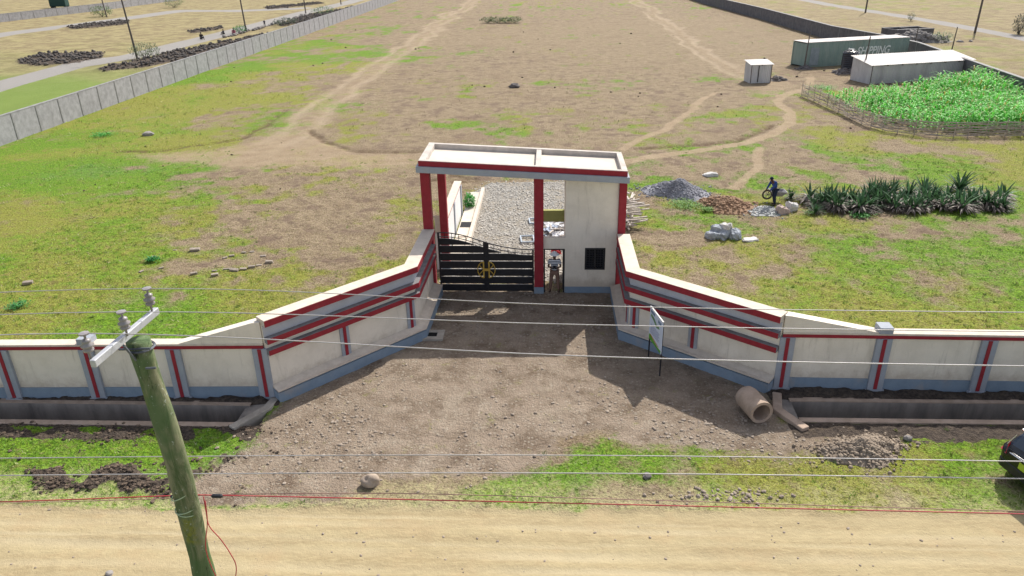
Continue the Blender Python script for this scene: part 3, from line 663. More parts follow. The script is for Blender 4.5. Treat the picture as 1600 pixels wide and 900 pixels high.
strip(m, P_, 0, -.26, -.9, .10); put('end_wall', m, CONC, d1, bevel=.02)
m = MB(); m.prism([(-9.5, 18.3), (-9.2, 18.25), (-8.75, 19.2), (-8.72, 19.5), (-9.5, 19.5)], -.9, [-.05, .0, .03, .03, -.05]); put('end_fill', m, DCONC, d1)
m = MB(); P_ = [(7.02, 20.35), (6.78, 19.4), (7.35, 18.35)]
strip(m, P_, 0, .28, -.9, .13); put('end_wall', m, CONCR, d2, bevel=.03)
m = MB(); m.prism([(7.0, 20.2), (6.95, 19.4), (7.45, 18.8), (7.5, 20.05)], -.9, .0); put('end_fill', m, DCONC, d2)
# ------------------------------------------------------------------ boundary walls round the plot
PRECAST = pm('precast_concrete', (.31, .305, .31), (.23, .225, .23), 2.2, .95, 0, .8, 12, (.17, .165, .165, .7))
STONEW = pm('dark_stone_wall', (.15, .145, .15), (.10, .095, .10), 2.0, .95, 0, .8, 9, (.20, .18, .17, .6))
def boundary(label, pts, H, th, mat, capm, step, off_, wcap=.06):
    r = thing('boundary_wall', (pts[0][0], pts[0][1], 0), label, 'wall')
    m = MB(); strip(m, pts, th/2, -th/2, -.3, H); put('wall_panel', m, mat, r)
    m = MB(); strip(m, pts, th/2+wcap, -th/2-wcap, H+.002, H+.07); put('coping', m, capm, r)
    tot = sum(math.hypot(b_[0]-a[0], b_[1]-a[1]) for a, b_ in zip(pts[:-1], pts[1:]))
    k = 0; s = off_
    while s < tot and k < 95:
        (x, y), (tx, ty) = along(pts, s); m = MB(); hw = .07; d = th/2+.03
        m.prism([(x+tx*a-ty*b_, y+ty*a+tx*b_) for a, b_ in ((-hw, -d), (hw, -d), (hw, d), (-hw, d))], -.3, H-.002+(.0))
        put('post', m, mat if k % 1 else POSTM, r); s += step; k += 1
    return r
POSTM = pm('weathered_post', (.24, .235, .235), (.18, .175, .17), 3, .95)
STC = pm('pale_stone_coping', (.33, .32, .31), (.26, .25, .25), 3, .95)
boundary('long pale grey precast boundary wall on the left of the field', [(-41.3, 19.3), (-41.1, 60), (-40.9, 130), (-41.4, 300)], 2.03, .16, PRECAST, PRECAST, 2.95, .8, .02)
boundary('long dark stone boundary wall passing behind the shipping container', [(40.3, 20.4), (40.3, 66), (42.9, 93), (42.2, 101), (39.8, 113), (38.5, 147), (35.6, 185), (33.0, 300)], 1.9, .25, STONEW, STC, 6, 1, .06)
boundary('far grey precast wall beyond the second lane', [(-125, 120), (-117, 163), (-112, 195), (-105, 320)], 1.6, .16, PRECAST, PRECAST, 3.5, .8, .02)
# ------------------------------------------------------------------ container, shed, latrine, tank
def local(o, ux): # local frame -> Matrix; o origin (x,y), ux angle
    return Matrix.Translation((o[0], o[1], 0)) @ Matrix.Rotation(ux, 4, 'Z')
CG = pm('faded_green_steel', (.20, .275, .24), (.26, .32, .28), 1.2, .7, .0, .15, 20, (.24, .22, .16, .55), streak=True)
WRUST = pm('whitened_roof_steel', (.60, .56, .54), (.50, .45, .42), .9, .8, 0, .2, 20, (.38, .30, .25, .6))
CDOOR = pm('grey_steel_door', (.28, .32, .33), (.22, .26, .27), 2, .7)
L_ = 13.4; ang = math.atan2(4.2, 13.1); Mc = local((28.45, 87.9), ang)
ct = thing('shipping_container', (28.45, 87.9, 0), 'long faded green shipping container with white lettering', 'container')
m = MB(); n = 132; xs = []; 
for i in range(n+1):
    x = L_*i/n; q = i % 4; xs.append((x, -.035 if q in (1, 2) else 0.))
fr = [[(x, y, .15) for x, y in xs], [(x, y, 2.55) for x, y in xs]]
m.loft(fr, closed=False); m.loft([[(x, 2.44-y, z) for x, y in xs] for z in (2.55, .15)], closed=False)
m.box((-.02, 0, .15), (.02, 2.44, 2.55)); m.box((L_-.02, 0, .15), (L_+.02, 2.44, 2.55)); put('corrugated_body', m.xf(Mc), CG, ct)
m = MB()
for a in (0, L_):
    for y in (-.03, 2.36): m.box((a-.08, y, 0), (a+.08, y+.11, 2.6))
for z in (.0, 2.5):
    for y in (-.03, 2.36): m.box((.081, y, z), (L_-.081, y+.11, z+.14))
put('frame_rail', m.xf(Mc), CG, ct)
m = MB(); m.box((-.08, -.06, 2.645), (L_+.08, 2.5, 2.70)); put('roof', m.xf(Mc), WRUST, ct)
m = MB(); m.box((.55, -.07, .2), (1.65, -.045, 2.1)); put('door', m.xf(Mc), CDOOR, ct)
def text_obj(s, size, M, mat, name, parent, ext=.006, shear=0., align='LEFT'):
    cu_ = bpy.data.curves.new(name, 'FONT'); cu_.body = s; cu_.size = size; cu_.extrude = ext; cu_.shear = shear; cu_.align_x = align; cu_.offset = .02
    t_ = bpy.data.objects.new('tmp', cu_); COL.objects.link(t_); bpy.context.view_layer.update()
    me = bpy.data.meshes.new_from_object(t_.evaluated_get(bpy.context.evaluated_depsgraph_get())); bpy.data.objects.remove(t_)
    me.name = name; me.transform(M); me.materials.clear(); me.materials.append(mat)
    return put(name, me, None, parent)
LET = pm('faded_white_lettering', (.80, .82, .78), (.62, .66, .62), 8, .8)
Mt = Mc @ Matrix.Translation((6.55, -.06, 1.05)) @ Matrix.Rotation(math.pi/2, 4, 'X') @ Matrix.Diagonal((.92, 1.1, 1, 1))
text_obj('SHIPPING', 1.12, Mt, LET, 'lettering', ct, .008, .25)
Mt2 = Mc @ Matrix.Translation((4.95, -.06, 1.05)) @ Matrix.Rotation(math.pi/2, 4, 'X') @ Matrix.Diagonal((.95, 1.1, 1, 1))
text_obj('A', 1.12, Mt2, LET, 'lettering', ct, .008, .25)
SHEET = pm('whitewashed_iron_sheet', (.56, .54, .53), (.46, .44, .44), 1.5, .7, .0, .1, 15, (.27, .24, .23, .5), streak=True)
ROOFW = pm('bright_iron_roof', (.66, .63, .60), (.56, .51, .47), .5, .7, .0, .1, 12, (.42, .34, .28, .5))
def shed(o, a, Lx, Wy, hf, hb, label, cat, name, ov=.2, doors=True):
    M = local(o, a); r = thing(name, (o[0], o[1], 0), label, cat)
    m = MB()
    for (p, q) in (((0, 0), (Lx, 0)), ((Lx, 0), (Lx, Wy)), ((Lx, Wy), (0, Wy)), ((0, Wy), (0, 0))):
        n = int(math.hypot(q[0]-p[0], q[1]-p[1])/.09); lo = []; hi = []
        for i in range(n+1):
            t = i/n; x = p[0]+(q[0]-p[0])*t; y = p[1]+(q[1]-p[1])*t; d = .012*(1 if i % 2 else -1)
            nx_, ny_ = (q[1]-p[1]), -(q[0]-p[0]); L = math.hypot(nx_, ny_)
            if 0 < i < n: x += nx_/L*d; y += ny_/L*d
            z = hf+(hb-hf)*(y/Wy); lo.append((x, y, 0)); hi.append((x, y, z))
        m.loft([lo, hi], closed=False)
    put('sheet_wall', m.xf(M), SHEET, r)
    m = MB(); n = int((Lx+2*ov)/.11); rg = []
    for i in range(n+1):
        x = -ov+(Lx+2*ov)*i/n; z = .015*(1 if i % 2 else -1)
        rg.append([(x, -ov, hf+z-.02+.03), (x, Wy+ov, hb+z+.03+.02), (x, Wy+ov, hb+z+.05+.02), (x, -ov, hf+z+.03)])
    m.loft(rg); put('roof', m.xf(M), ROOFW, r)
    m = MB()
    nn = max(2, int(Lx/1.5)); TB = pm('old_timber', (.10, .075, .06), (.16, .13, .11), 6)
    for i in range(nn+1):
        x = .05+(Lx-.1)*i/nn; m = MB()
        if i in (0, nn): m.box((x-.03, -.04, 0), (x+.03, -.018, hf-.02)); put('corner_post', m.xf(M), TB, r)
        else: m.box((x-.06, -ov+.02, hf-.1), (x+.06, -.02, hf-.03)); put('rafter_end', m.xf(M), TB, r)
    return r, M
shed((31.35, 76.7), math.atan2(3.3, 11.3), 11.6, 3.0, 1.78, 2.3, 'long low whitish iron-sheet shed beside the maize', 'shed', 'iron_sheet_shed')
lt, Ml = shed((20.05, 77.9), .12, 2.15, 1.7, 1.78, 2.0, 'small white iron-sheet latrine hut standing alone in the field', 'hut', 'latrine_hut', .12)
m = MB(); m.box((.75, -.05, .1), (.83, -.02, 1.7)); put('door_edge', m.xf(Ml), pm('dark_gap_timber', (.06, .05, .045)), lt)
TANK = pm('black_plastic', (.012, .013, .02), (.02, .02, .028), 3, .35, 0, .05, 10, spec=.5)
tk = thing('water_tank', (32.0, 84.3, .4), 'round black plastic water tank on a stone heap in front of the container', 'tank')
m = MB(); prof = [(.02, .4), (.80, .4)]
for i in range(16): prof += [(.80+.03*(i % 2), .45+i*.1)]
prof += [(.80, 2.05), (.62, 2.2), (.3, 2.27), (.3, 2.35), (.02, 2.37)]
m.lathe([(r, z) for r, z in prof], (32.0, 84.3, 0), 28); put('tank_shell', m, TANK, tk)
m = MB()
m.lathe([(.02, 2.36), (.3, 2.36), (.3, 2.4), (.02, 2.4)], (32, 84.3, 0), 16)
for j in range(8):
    a = j*math.pi/4; m.beam((32+.25*math.cos(a), 84.3+.25*math.sin(a), 2.36), (32+.78*math.cos(a), 84.3+.78*math.sin(a), 2.12), .09, .06)
put('lid_rib', m, TANK, tk)
STONE = pm('grey_field_stone', (.27, .25, .235), (.17, .155, .145), 8, .95, 0, .5, 30, obj=True)
DSTONE = pm('dark_stone', (.13, .12, .12), (.20, .18, .17), 5, .95, 0, .5, 30)
PSTONE = pm('pale_block_stone', (.34, .315, .29), (.25, .23, .215), 6, .95, 0, .5, 30)
def heap(name, cx, cy, rx, ry, h, mat, label, cat, n=500, s=(.05, .14), seed=3, base=None, kind=None, z0=None):
    r_ = np.random.RandomState(seed); a = r_.rand(n)*6.283; q = np.abs(r_.randn(n))*.55+.12*r_.rand(n); q = np.where(q > 1.45, r_.rand(n), q)
    wob = 1+.22*np.sin(a*2+seed)+.14*np.sin(a*3+seed*2)+.08*np.sin(a*7+seed); x = cx+rx*wob*q*np.cos(a); y = cy+ry*wob*q*np.sin(a)
    prof = lambda q_: np.clip(1-q_, 0, 1)**1.1
    pr = prof(q)*(.75+.5*fbm(x, y, 1.8, seed)); zz = gz(cx, cy) if z0 is None else z0
    P = np.stack([x, y, zz+h*pr], 1); S = s[0]+(s[1]-s[0])*r_.rand(n)**3
    V, Fc = rot_stones(P, S, seed, .8)
    # solid cone under the lumps
    nr, na = 10, 36; V2 = []; F2 = []
    for i in range(nr+1):
        for j in range(na):
            qq = i/nr*1.05; t = 6.283*j/na; wb_ = 1+.22*math.sin(t*2+seed)+.14*math.sin(t*3+seed*2)+.08*math.sin(t*7+seed); xx = cx+rx*wb_*qq*math.cos(t); yy = cy+ry*wb_*qq*math.sin(t)
            z = zz+h*float(prof(np.array(qq)))*(.75+.5*float(fbm(np.array([xx]), np.array([yy]), 1.8, seed)[0]))-.015-(.12 if i == nr else 0); V2.append((xx, yy, z))
    for i in range(nr):
        for j in range(na):
            k = (j+1) % na; F2 += [(i*na+j, (i+1)*na+j, (i+1)*na+k), (i*na+j, (i+1)*na+k, i*na+k)]
    VV_ = np.concatenate([V, np.array(V2)]); FF = np.concatenate([Fc, np.array(F2)+len(V)])
    me = fast_mesh(name, VV_, FF, [mat])
    return put(name, me, None, None, (cx, cy, zz), label=label, cat=cat, kind=kind)
heap('stone_heap', 32.0, 84.0, 1.9, 1.4, .62, DSTONE, 'dark stone heap under the black water tank', 'stones', 260, (.12, .3), 5)
heap('stone_heap', 28.3, 87.0, 1.0, .6, .3, DSTONE, 'low stone heap at the near left corner of the container', 'stones', 70, (.1, .22), 6)
heap('stone_heap', 23.2, 79.6, 1.0, .7, .4, DSTONE, 'small stone heap beside the white latrine hut', 'stones', 60, (.12, .25), 7)
heap('rubble_heap', 50.3, 110.5, 4.0, 2.6, 1.2, STONE, 'grey rubble heap beyond the boundary wall near the roofless block hut', 'rubble', 220, (.3, .75), 8)
bs = thing('roofless_hut', (51.5, 116, 0), 'small roofless dark block hut beyond the boundary wall', 'hut')
m = MB()
for a, b_ in (((0, 0), (6, .25)), ((0, 3.2), (6, 3.45)), ((0, .25), (.25, 3.2)), ((5.75, .25), (6, 3.2)), ((2.6, .25), (2.85, 3.2))): m.box((a[0], a[1], 0), (b_[0], b_[1], 1.15))
put('block_wall', m.xf(local((49.3, 114.3), .25)), STONEW, bs)
m = MB()
for a, b_ in (((-.05, -.05), (6.05, .3)), ((-.05, 3.15), (6.05, 3.5))): m.box((a[0], a[1], 1.152), (b_[0], b_[1], 1.2))
put('wall_top', m.xf(local((49.3, 114.3), .25)), STC, bs)
# ------------------------------------------------------------------ thin posts and far poles
POLEW = pm('dark_pole_wood', (.10, .085, .075), (.15, .13, .115), 5, .9)
PFAR = pm('porcelain_far', (.25, .2, .18))
def simple_pole(name, x, y, h, r, lean, label, cat, group=None, arm=False):
    m = MB(); m.tube([(x, y, -.2), (x+lean*.5, y, h*.5), (x+lean, y, h)], [r*1.2, r, r*.8], 7)
    if not arm: return put(name, m, POLEW, None, (x, y, 0), label=label, cat=cat, group=group)
    o = thing(name, (x, y, 0), label, cat, group); put('pole_shaft', m, POLEW, o)
    m = MB(); m.beam((x+lean-.8, y, h-.4), (x+lean+.8, y, h-.4), .09, .11); put('crossarm', m, POLEW, o)
    for d in (-.7, .7): m = MB(); m.lathe([(.03, 0), (.06, .03), (.03, .08), (.06, .12), (.02, .17)], (x+lean+d, y, h-.34), 8); put('insulator', m, PFAR, o)
    return o
for (px, py, pt, lab, le) in ((215, 93, 4, 'tall thin utility pole beside the small bush on the left lane', -.45), (385, 50, -40, 'tall utility pole near the people sitting by the left lane', -.3), (478, 21, -45, 'tall utility pole by the dark green weeds along the left lane', -.3), (533, 7, -40, 'most distant utility pole along the left lane', -.2), (167, 27, -45, 'utility pole beside the second lane, far left', -.5)):
    p = gp(px, py); h = 8.2
    simple_pole('utility_pole', float(p[0]), float(p[1]), h, .12, le, lab, 'pole', 'utility poles along the left lanes', arm=True)
for (px, py, h, lab) in ((1523, 52, 8.5, 'utility pole beside the lane at the top right'), (1352, 20, 8.5, 'utility pole beside the right lane, behind the container')):
    p = gp(px, py); simple_pole('utility_pole', float(p[0]), float(p[1]), h, .14, .1, lab, 'pole', 'utility poles along the right lane', arm=True)
for (px, py, h, lab) in ((1256, 108, 3.9, 'thin post at the left corner of the container'), (1346, 127, 4.3, 'thin post in front of the long iron-sheet shed'), (1486, 82, 3.0, 'thin post just beyond the dark boundary wall'), (1425, 86, 3.3, 'thin post at the right end of the container')):
    p = gp(px, py); simple_pole('thin_post', float(p[0]), float(p[1]), h, .07, .12, lab, 'post')
# ------------------------------------------------------------------ stick fence
STICK = pm('weathered_sticks', (.48, .41, .35), (.34, .28, .23), 6, .95, obj=False)
fp = G((1252, 150), (1270, 158), (1300, 172), (1350, 196), (1385, 206), (1430, 212), (1480, 215), (1540, 214), (1600, 214), (1680, 214))
sf = thing('stick_fence', (fp[0][0], fp[0][1], 0), 'curved fence of woven sticks round the maize garden', 'fence')
tot = sum(math.hypot(b_[0]-a[0], b_[1]-a[1]) for a, b_ in zip(fp[:-1], fp[1:]))
s = 0
while s < tot:
    (x, y), _ = along(fp, s); m = MB(); h = random.uniform(1.05, 1.45)
    m.tube([(x, y, -.1), (x+random.uniform(-.06, .06), y, h)], random.uniform(.022, .036), 5); put('post', m, STICK, sf); s += random.uniform(1.0, 1.7)
m = MB()
for k in range(11):
    z = .10+.095*k; s = -random.random()*2
    while s < tot:
        Ls = random.uniform(1.5, 3.5); q = []
        for i in range(4):
            (x, y), (tx, ty) = along(fp, max(0, min(tot-.01, s+Ls*i/3))); d = random.uniform(-.05, .05)
            q.append((x-ty*d, y+tx*d, z+random.uniform(-.05, .05)+(-.0)))
        if math.hypot(q[0][0]-q[-1][0], q[0][1]-q[-1][1]) > .4: m.tube(q, random.uniform(.022, .036), 4, caps=False)
        s += Ls*.95
put('woven_sticks', m, STICK, sf)
# ------------------------------------------------------------------ leaves: generic blade builder (numpy)
def blades(P, A, L, W, up, droop, seg=3, fold=0.):
    """P base (n,3); A azimuth; L length; W width; up initial elevation(rad); droop total bend(rad)"""
    n = len(P); V = np.zeros((n, seg+1, 2, 3)); pos = P.copy(); ang = up.copy(); st = L/seg
    ca, sa = np.cos(A), np.sin(A)
    for i in range(seg+1):
        t = i/seg; w_ = W*(1-t**1.7)*(.55+.45*min(1, t*4+.0)) if i else W*.6
        w_ = np.maximum(w_, .0005)
        V[:, i, 0] = pos+np.stack([-sa*w_/2, ca*w_/2, 0*w_], 1); V[:, i, 1] = pos-np.stack([-sa*w_/2, ca*w_/2, 0*w_], 1)
        if i < seg:
            pos = pos+np.stack([ca*np.cos(ang), sa*np.cos(ang), np.sin(ang)], 1)*st[:, None]; ang = ang-droop/seg
    V = V.reshape(n, -1, 3); f = []
    for i in range(seg): f.append((2*i, 2*i+1, 2*i+3, 2*i+2))
    Fc = (np.array(f)[None]+2*(seg+1)*np.arange(n)[:, None, None]).reshape(-1, 4)
    return V.reshape(-1, 3), Fc, 2*(seg+1)
def leafmat(name, rough=.6, trans=.25, bright=1.):
    b = NB(name); c = b.attr('tint', 'Color')
    b.col(c); b.b.inputs['Roughness'].default_value = rough; b.b.inputs['Specular IOR Level'].default_value = .3
    tr_ = b.n('BsdfTranslucent'); b.l(c, tr_.inputs[0]); mx = b.n('MixShader'); mx.inputs[0].default_value = trans
    b.l(b.b.outputs[0], mx.inputs[1]); b.l(tr_.outputs[0], mx.inputs[2]); b.l(mx.outputs[0], b.t.nodes['Material Output'].inputs[0])
    return b.m
M_LEAF = leafmat('leaf_tissue'); M_GRASS = leafmat('grass_blade', .8, .12)
def rs(seed): return np.random.RandomState(seed)
# ------------------------------------------------------------------ maize
def maize():
    r = rs(21); poly = G((1282, 146), (1312, 168), (1362, 192), (1420, 205), (1640, 209), (1640, 172), (1600, 166), (1570, 152), (1545, 134), (1500, 143), (1440, 149), (1345, 151))
    pts = []
    xs = np.arange(24, 40, .42); ys = np.arange(55.5, 80, .42)
    gx, gy_ = np.meshgrid(xs, ys); gx = gx.ravel()+r.randn(gx.size)*.1; gy_ = gy_.ravel()+r.randn(gy_.size)*.1
    k = inpoly(gx, gy_, poly) & (r.rand(gx.size) > .18+.5*sstep(30, 25, gx)) & (gx < 39.9); gx, gy_ = gx[k], gy_[k]; n = len(gx)
    side = np.clip((gx-25)/9, 0, 1); h = (.75+.75*side+.55*sstep(64, 72, gy_)*sstep(31, 36, gx))*(.7+.5*fbm(gx, gy_, .35, 50))*(.85+.3*r.rand(n))
    nl = 11; P = []; A = []; L = []; W = []; U = []; D = []; C = []
    for j in range(nl):
        t = (j+.6)/nl; P.append(np.stack([gx, gy_, h*t*.85], 1)); A.append(r.rand(n)*6.283); L.append(h*(.42+.2*r.rand(n))*(1.15-.5*abs(t-.5))); W.append(.10+.04*r.rand(n))
        U.append(np.full(n, .75+.4*t)+r.randn(n)*.15); D.append(1.5+r.rand(n)*.8)
        base = np.array([(.14, .52, .07)])*(.7+.6*r.rand(n))[:, None]; yel = (r.rand(n) < .06+.12*(1-side)*(t < .4))[:, None]
        base = np.where(yel, np.array([(.38, .30, .06)]), base); base = np.where((r.rand(n) < .16)[:, None], np.array([(.30, .62, .16)]), base); C.append(base)
    P = np.concatenate(P); V, Fc, k_ = blades(P, np.concatenate(A), np.concatenate(L), np.concatenate(W), np.concatenate(U), np.concatenate(D), 4)
    Cc = np.repeat(np.concatenate(C), k_, 0)
    # stalks and tassels
    P2 = np.stack([gx, gy_, 0*gx], 1); V2, F2, k2 = blades(P2, r.rand(n)*6.283, h, np.full(n, .05), np.full(n, 1.53), np.zeros(n), 2)
    C2 = np.repeat(np.array([(.10, .24, .04)])*np.ones((n, 1)), k2, 0)
    tn_ = 5; rep = np.repeat(np.arange(n)[r.rand(n) < .45], tn_); P3 = np.stack([gx[rep], gy_[rep], h[rep]*.98], 1); m_ = len(rep)
    V3, F3, k3 = blades(P3, r.rand(m_)*6.283, np.full(m_, .25), np.full(m_, .035), np.full(m_, 1.1), np.full(m_, .8), 2); C3 = np.repeat(np.array([(.48, .42, .24)])*np.ones((m_, 1)), k3, 0)
    V_ = np.concatenate([V, V2, V3]); F_ = np.concatenate([Fc, F2+len(V), F3+len(V)+len(V2)])
    me = fast_mesh('maize_crop', V_, F_, [M_LEAF], col=np.concatenate([Cc, C2, C3]))
    put('maize_crop', me, None, kind='stuff', label='bright green maize crop inside the stick fence', cat='crop')
maize()
# ------------------------------------------------------------------ agaves
def agave_mesh(seed, n=46, L=.95, dead=24, g=1.):
    r = rs(seed); t = np.arange(n)/n
    A = t*n*2.399+r.randn(n)*.2; U = .25+1.15*t+r.randn(n)*.08; Ln = L*(.75+.35*r.rand(n)); P = np.stack([.06*np.cos(A), .06*np.sin(A), .05+.35*t], 1)
    V, Fc, k = blades(P, A, Ln, np.full(n, .12), U, .2+r.rand(n)*.5, 4)
    c = np.array([(.065, .145, .06)])*(.3+.7*r.rand(n)+.7*(r.rand(n) > .8))[:, None]*g; C = np.repeat(c, k, 0)
    A2 = r.rand(dead)*6.283; V2, F2, k2 = blades(np.stack([.08*np.cos(A2), .08*np.sin(A2), .12+.2*r.rand(dead)], 1), A2, L*(.6+.4*r.rand(dead)), np.full(dead, .085), r.rand(dead)*.4, .6+.6*r.rand(dead), 4)
    c2 = np.array([(.20, .165, .14)])*(.5+1.0*r.rand(dead))[:, None]
    me = fast_mesh('agave_leaves', np.concatenate([V, V2]), np.concatenate([Fc, F2+len(V)]), [M_LEAF], col=np.concatenate([C, np.repeat(c2, k2, 0)]))
    return me
AG = [agave_mesh(60+i, 42+4*i, .9+.05*i, 18+6*i) for i in range(5)]
AGD = [agave_mesh(70+i, 14, .7, 60) for i in range(3)]
agspots = [(1241, 312, 1, 'lone small agave at the left end of the agave clump'), (1290, 322, 1.25, 0), (1280, 333, .85, 0), (1312, 322, 1.0, 0), (1370, 312, 1.5, 0), (1385, 308, 1.55, 0), (1400, 306, 1.5, 0), (1362, 328, 1.25, 0), (1425, 310, 1.35, 0), (1448, 306, 1.4, 0), (1466, 309, 1.25, 0), (1442, 322, 1.05, 0),
           (1504, 302, 1.75, 'tallest agave, spreading at the right of the agave clump'), (1545, 324, 1.05, 0), (1571, 328, .9, 'last small agave at the right end of the agave clump'), (1345, 318, 1.0, 0), (1335, 330, .9, 0), (1350, 336, .6, 0), (1375, 322, 1.2, 0)]
for i, (px, py, s_, lab) in enumerate(agspots):
    x, y = g2(px-6, py)
    o = bpy.data.objects.new('agave', AG[i % 5]); COL.objects.link(o); o.location = (x, y, gz(x, y)-.03); o.rotation_euler = (0, 0, i*1.3); o.scale = (s_*.74, s_*.74, s_*.64)
    o['label'] = lab or 'spiky green agave crowded in the long agave clump'; o['category'] = 'agave'; o['group'] = 'agaves in the long clump'
r_ = rs(81)
for i in range(64):     # withered plants between the living ones
    px = 1262+310*(i+r_.rand())/64; f_ = (px-1262)/310; py = 309+18*r_.rand()+5*math.sin(f_*3.1)+2*f_
    x, y = g2(px, py); o = bpy.data.objects.new('withered_agave', AGD[i % 3]); COL.objects.link(o); o.location = (x, y, gz(x, y)-.05); o.rotation_euler = (0, 0, i*2.1); s_ = .85+.6*r_.rand(); o.scale = (s_, s_, s_)
    o['label'] = 'withered brown agave tangled in the long agave clump'; o['category'] = 'agave'; o['group'] = 'withered agaves in the long clump'

# ------------------------------------------------------------------ heaps of building material
GRV = pm('blue_grey_ballast', (.31, .31, .34), (.22, .22, .245), 9, .95, 0, .6, 25)
SANDM = pm('brown_sand', (.36, .235, .15), (.25, .155, .10), 5, .95, 0, .6, 25)
MORT = pm('wet_mortar', (.40, .41, .40), (.30, .31, .31), 4, .8, 0, .5, 25)
x, y = g2(1060, 302); heap('ballast_heap', x, y, 1.75, 1.5, .85, GRV, 'blue-grey ballast heap to the right of the gatehouse', 'heap', 2600, (.02, .075), 9)
x, y = g2(1135, 323); heap('sand_heap', x, y, 1.55, 1.2, .62, SANDM, 'brown sand heap between the ballast and the wet mortar', 'heap', 1600, (.02, .12), 10)
x, y = g2(1197, 331); heap('mortar_heap', x, y, 1.1, .75, .14, MORT, 'flat grey patch of wet mortar at the feet of the worker', 'heap', 500, (.03, .07), 11)
x, y = g2(1345, 705); heap('rubble_heap', x, y, 1.25, .68, .42, pm('brown_rubble', (.32, .26, .20), (.19, .15, .115), 4, .95, 0, .6, 25), 'low brown rubble heap on the verge right of the concrete pipe', 'rubble', 2600, (.012, .075), 12)
# lumpy single things
def bagmesh(s, sz, seed):
    r = random.Random(seed); bm = bmesh.new(); bmesh.ops.create_cube(bm, size=2); bmesh.ops.subdivide_edges(bm, edges=bm.edges[:], cuts=5, use_grid_fill=True)
    ph = [r.uniform(0, 6) for _ in range(8)]
    for v in bm.verts:
        c = v.co.copy(); q = c.normalized()*1.15; c = c.lerp(q, .55)
        k = .10*math.sin(c.x*5+ph[0]+c.y*3)+.08*math.sin(c.y*7+ph[1]-c.z*4)+.07*math.sin(c.x*11+ph[2])*math.sin(c.y*9+ph[3])
        c = c*(1+k)+Vector((r.uniform(-.05, .05), r.uniform(-.05, .05), r.uniform(-.07, .07))); c.z *= 1+.35*math.sin(c.x*1.7+ph[4])
        v.co = Vector((c.x*sz[0], c.y*sz[1], c.z*sz[2]))*s*.85
    return bm
def lump(name, px, py, s, mat, label, cat, sz=(1, 1, .6), rot=0., group=None, z=None, seed=1, sub=3, amp=.25, loc=None):
    bm = bmesh.new(); bmesh.ops.create_icosphere(bm, subdivisions=sub, radius=1)
    if cat == 'bag': bm.free(); bm = bagmesh(s, sz, seed)
    r = random.Random(seed*7+3); ph = [r.uniform(0, 6) for _ in range(9)]
    for v in (bm.verts if cat != 'bag' else []):
        c = v.co; k = 1+amp*(math.sin(c.x*2.6+ph[0])*math.cos(c.y*3.1+ph[1])+.5*math.sin(c.z*5+ph[2]+c.x*4)+.35*math.sin(c.y*9+ph[3])*math.sin(c.x*8+ph[4]))
        k = min(k, 1.05+.1*math.sin(ph[5]+c.x*3)); v.co = Vector((c.x*sz[0], c.y*sz[1], c.z*sz[2]))*k*s
    me = bpy.data.meshes.new(name); bm.to_mesh(me); bm.free(); me.materials.append(mat)
    if sub > 2 and cat != 'bag': me.polygons.foreach_set('use_smooth', [True]*len(me.polygons))
    x, y = loc if loc else g2(px, py)
    o = bpy.data.objects.new(name, me); COL.objects.link(o); o.location = (x, y, (gz(x, y)+sz[2]*s*.55) if z is None else z); o.rotation_euler = (0, 0, rot)
    o['label'] = label; o['category'] = cat
    if group: o['group'] = group
    return o
BLK = pm('weathered_brown_block', (.36, .31, .26), (.25, .21, .175), 5, .95, 0, .5, 30)
BOULD = pm('brown_boulder', (.40, .32, .25), (.30, .24, .19), 6, .95, 0, .8, 25, (.48, .42, .35, .6))
lump('boulder', 578, 757, .27, BOULD, 'large brown boulder lying at the edge of the sandy road', 'rock', (1, .75, .72), .4, seed=4, sub=3)
lump('dark_stone', 1011, 747, .13, DSTONE, 'small black stone on the grass verge in front of the forecourt', 'rock', seed=5, sub=2)
lump('pale_stone', 1418, 687, .13, STONE, 'small pale stone on the green verge right of the rubble heap', 'rock', (1, .8, .8), seed=6, sub=2)
lump('pale_stone', 232, 211, .42, PSTONE, 'pale stone on the green field near the left boundary wall', 'rock', (1.2, .8, .5), seed=7, sub=2)
lump('dark_lump', 804, 137, .5, DSTONE, 'dark lump in the middle of the brown field', 'rock', (1.2, .8, .6), seed=8, sub=2)
lump('pale_stone', 171, 897, .09, PSTONE, 'pale stone on the sandy road left of the wooden pole', 'rock', seed=9, sub=2)
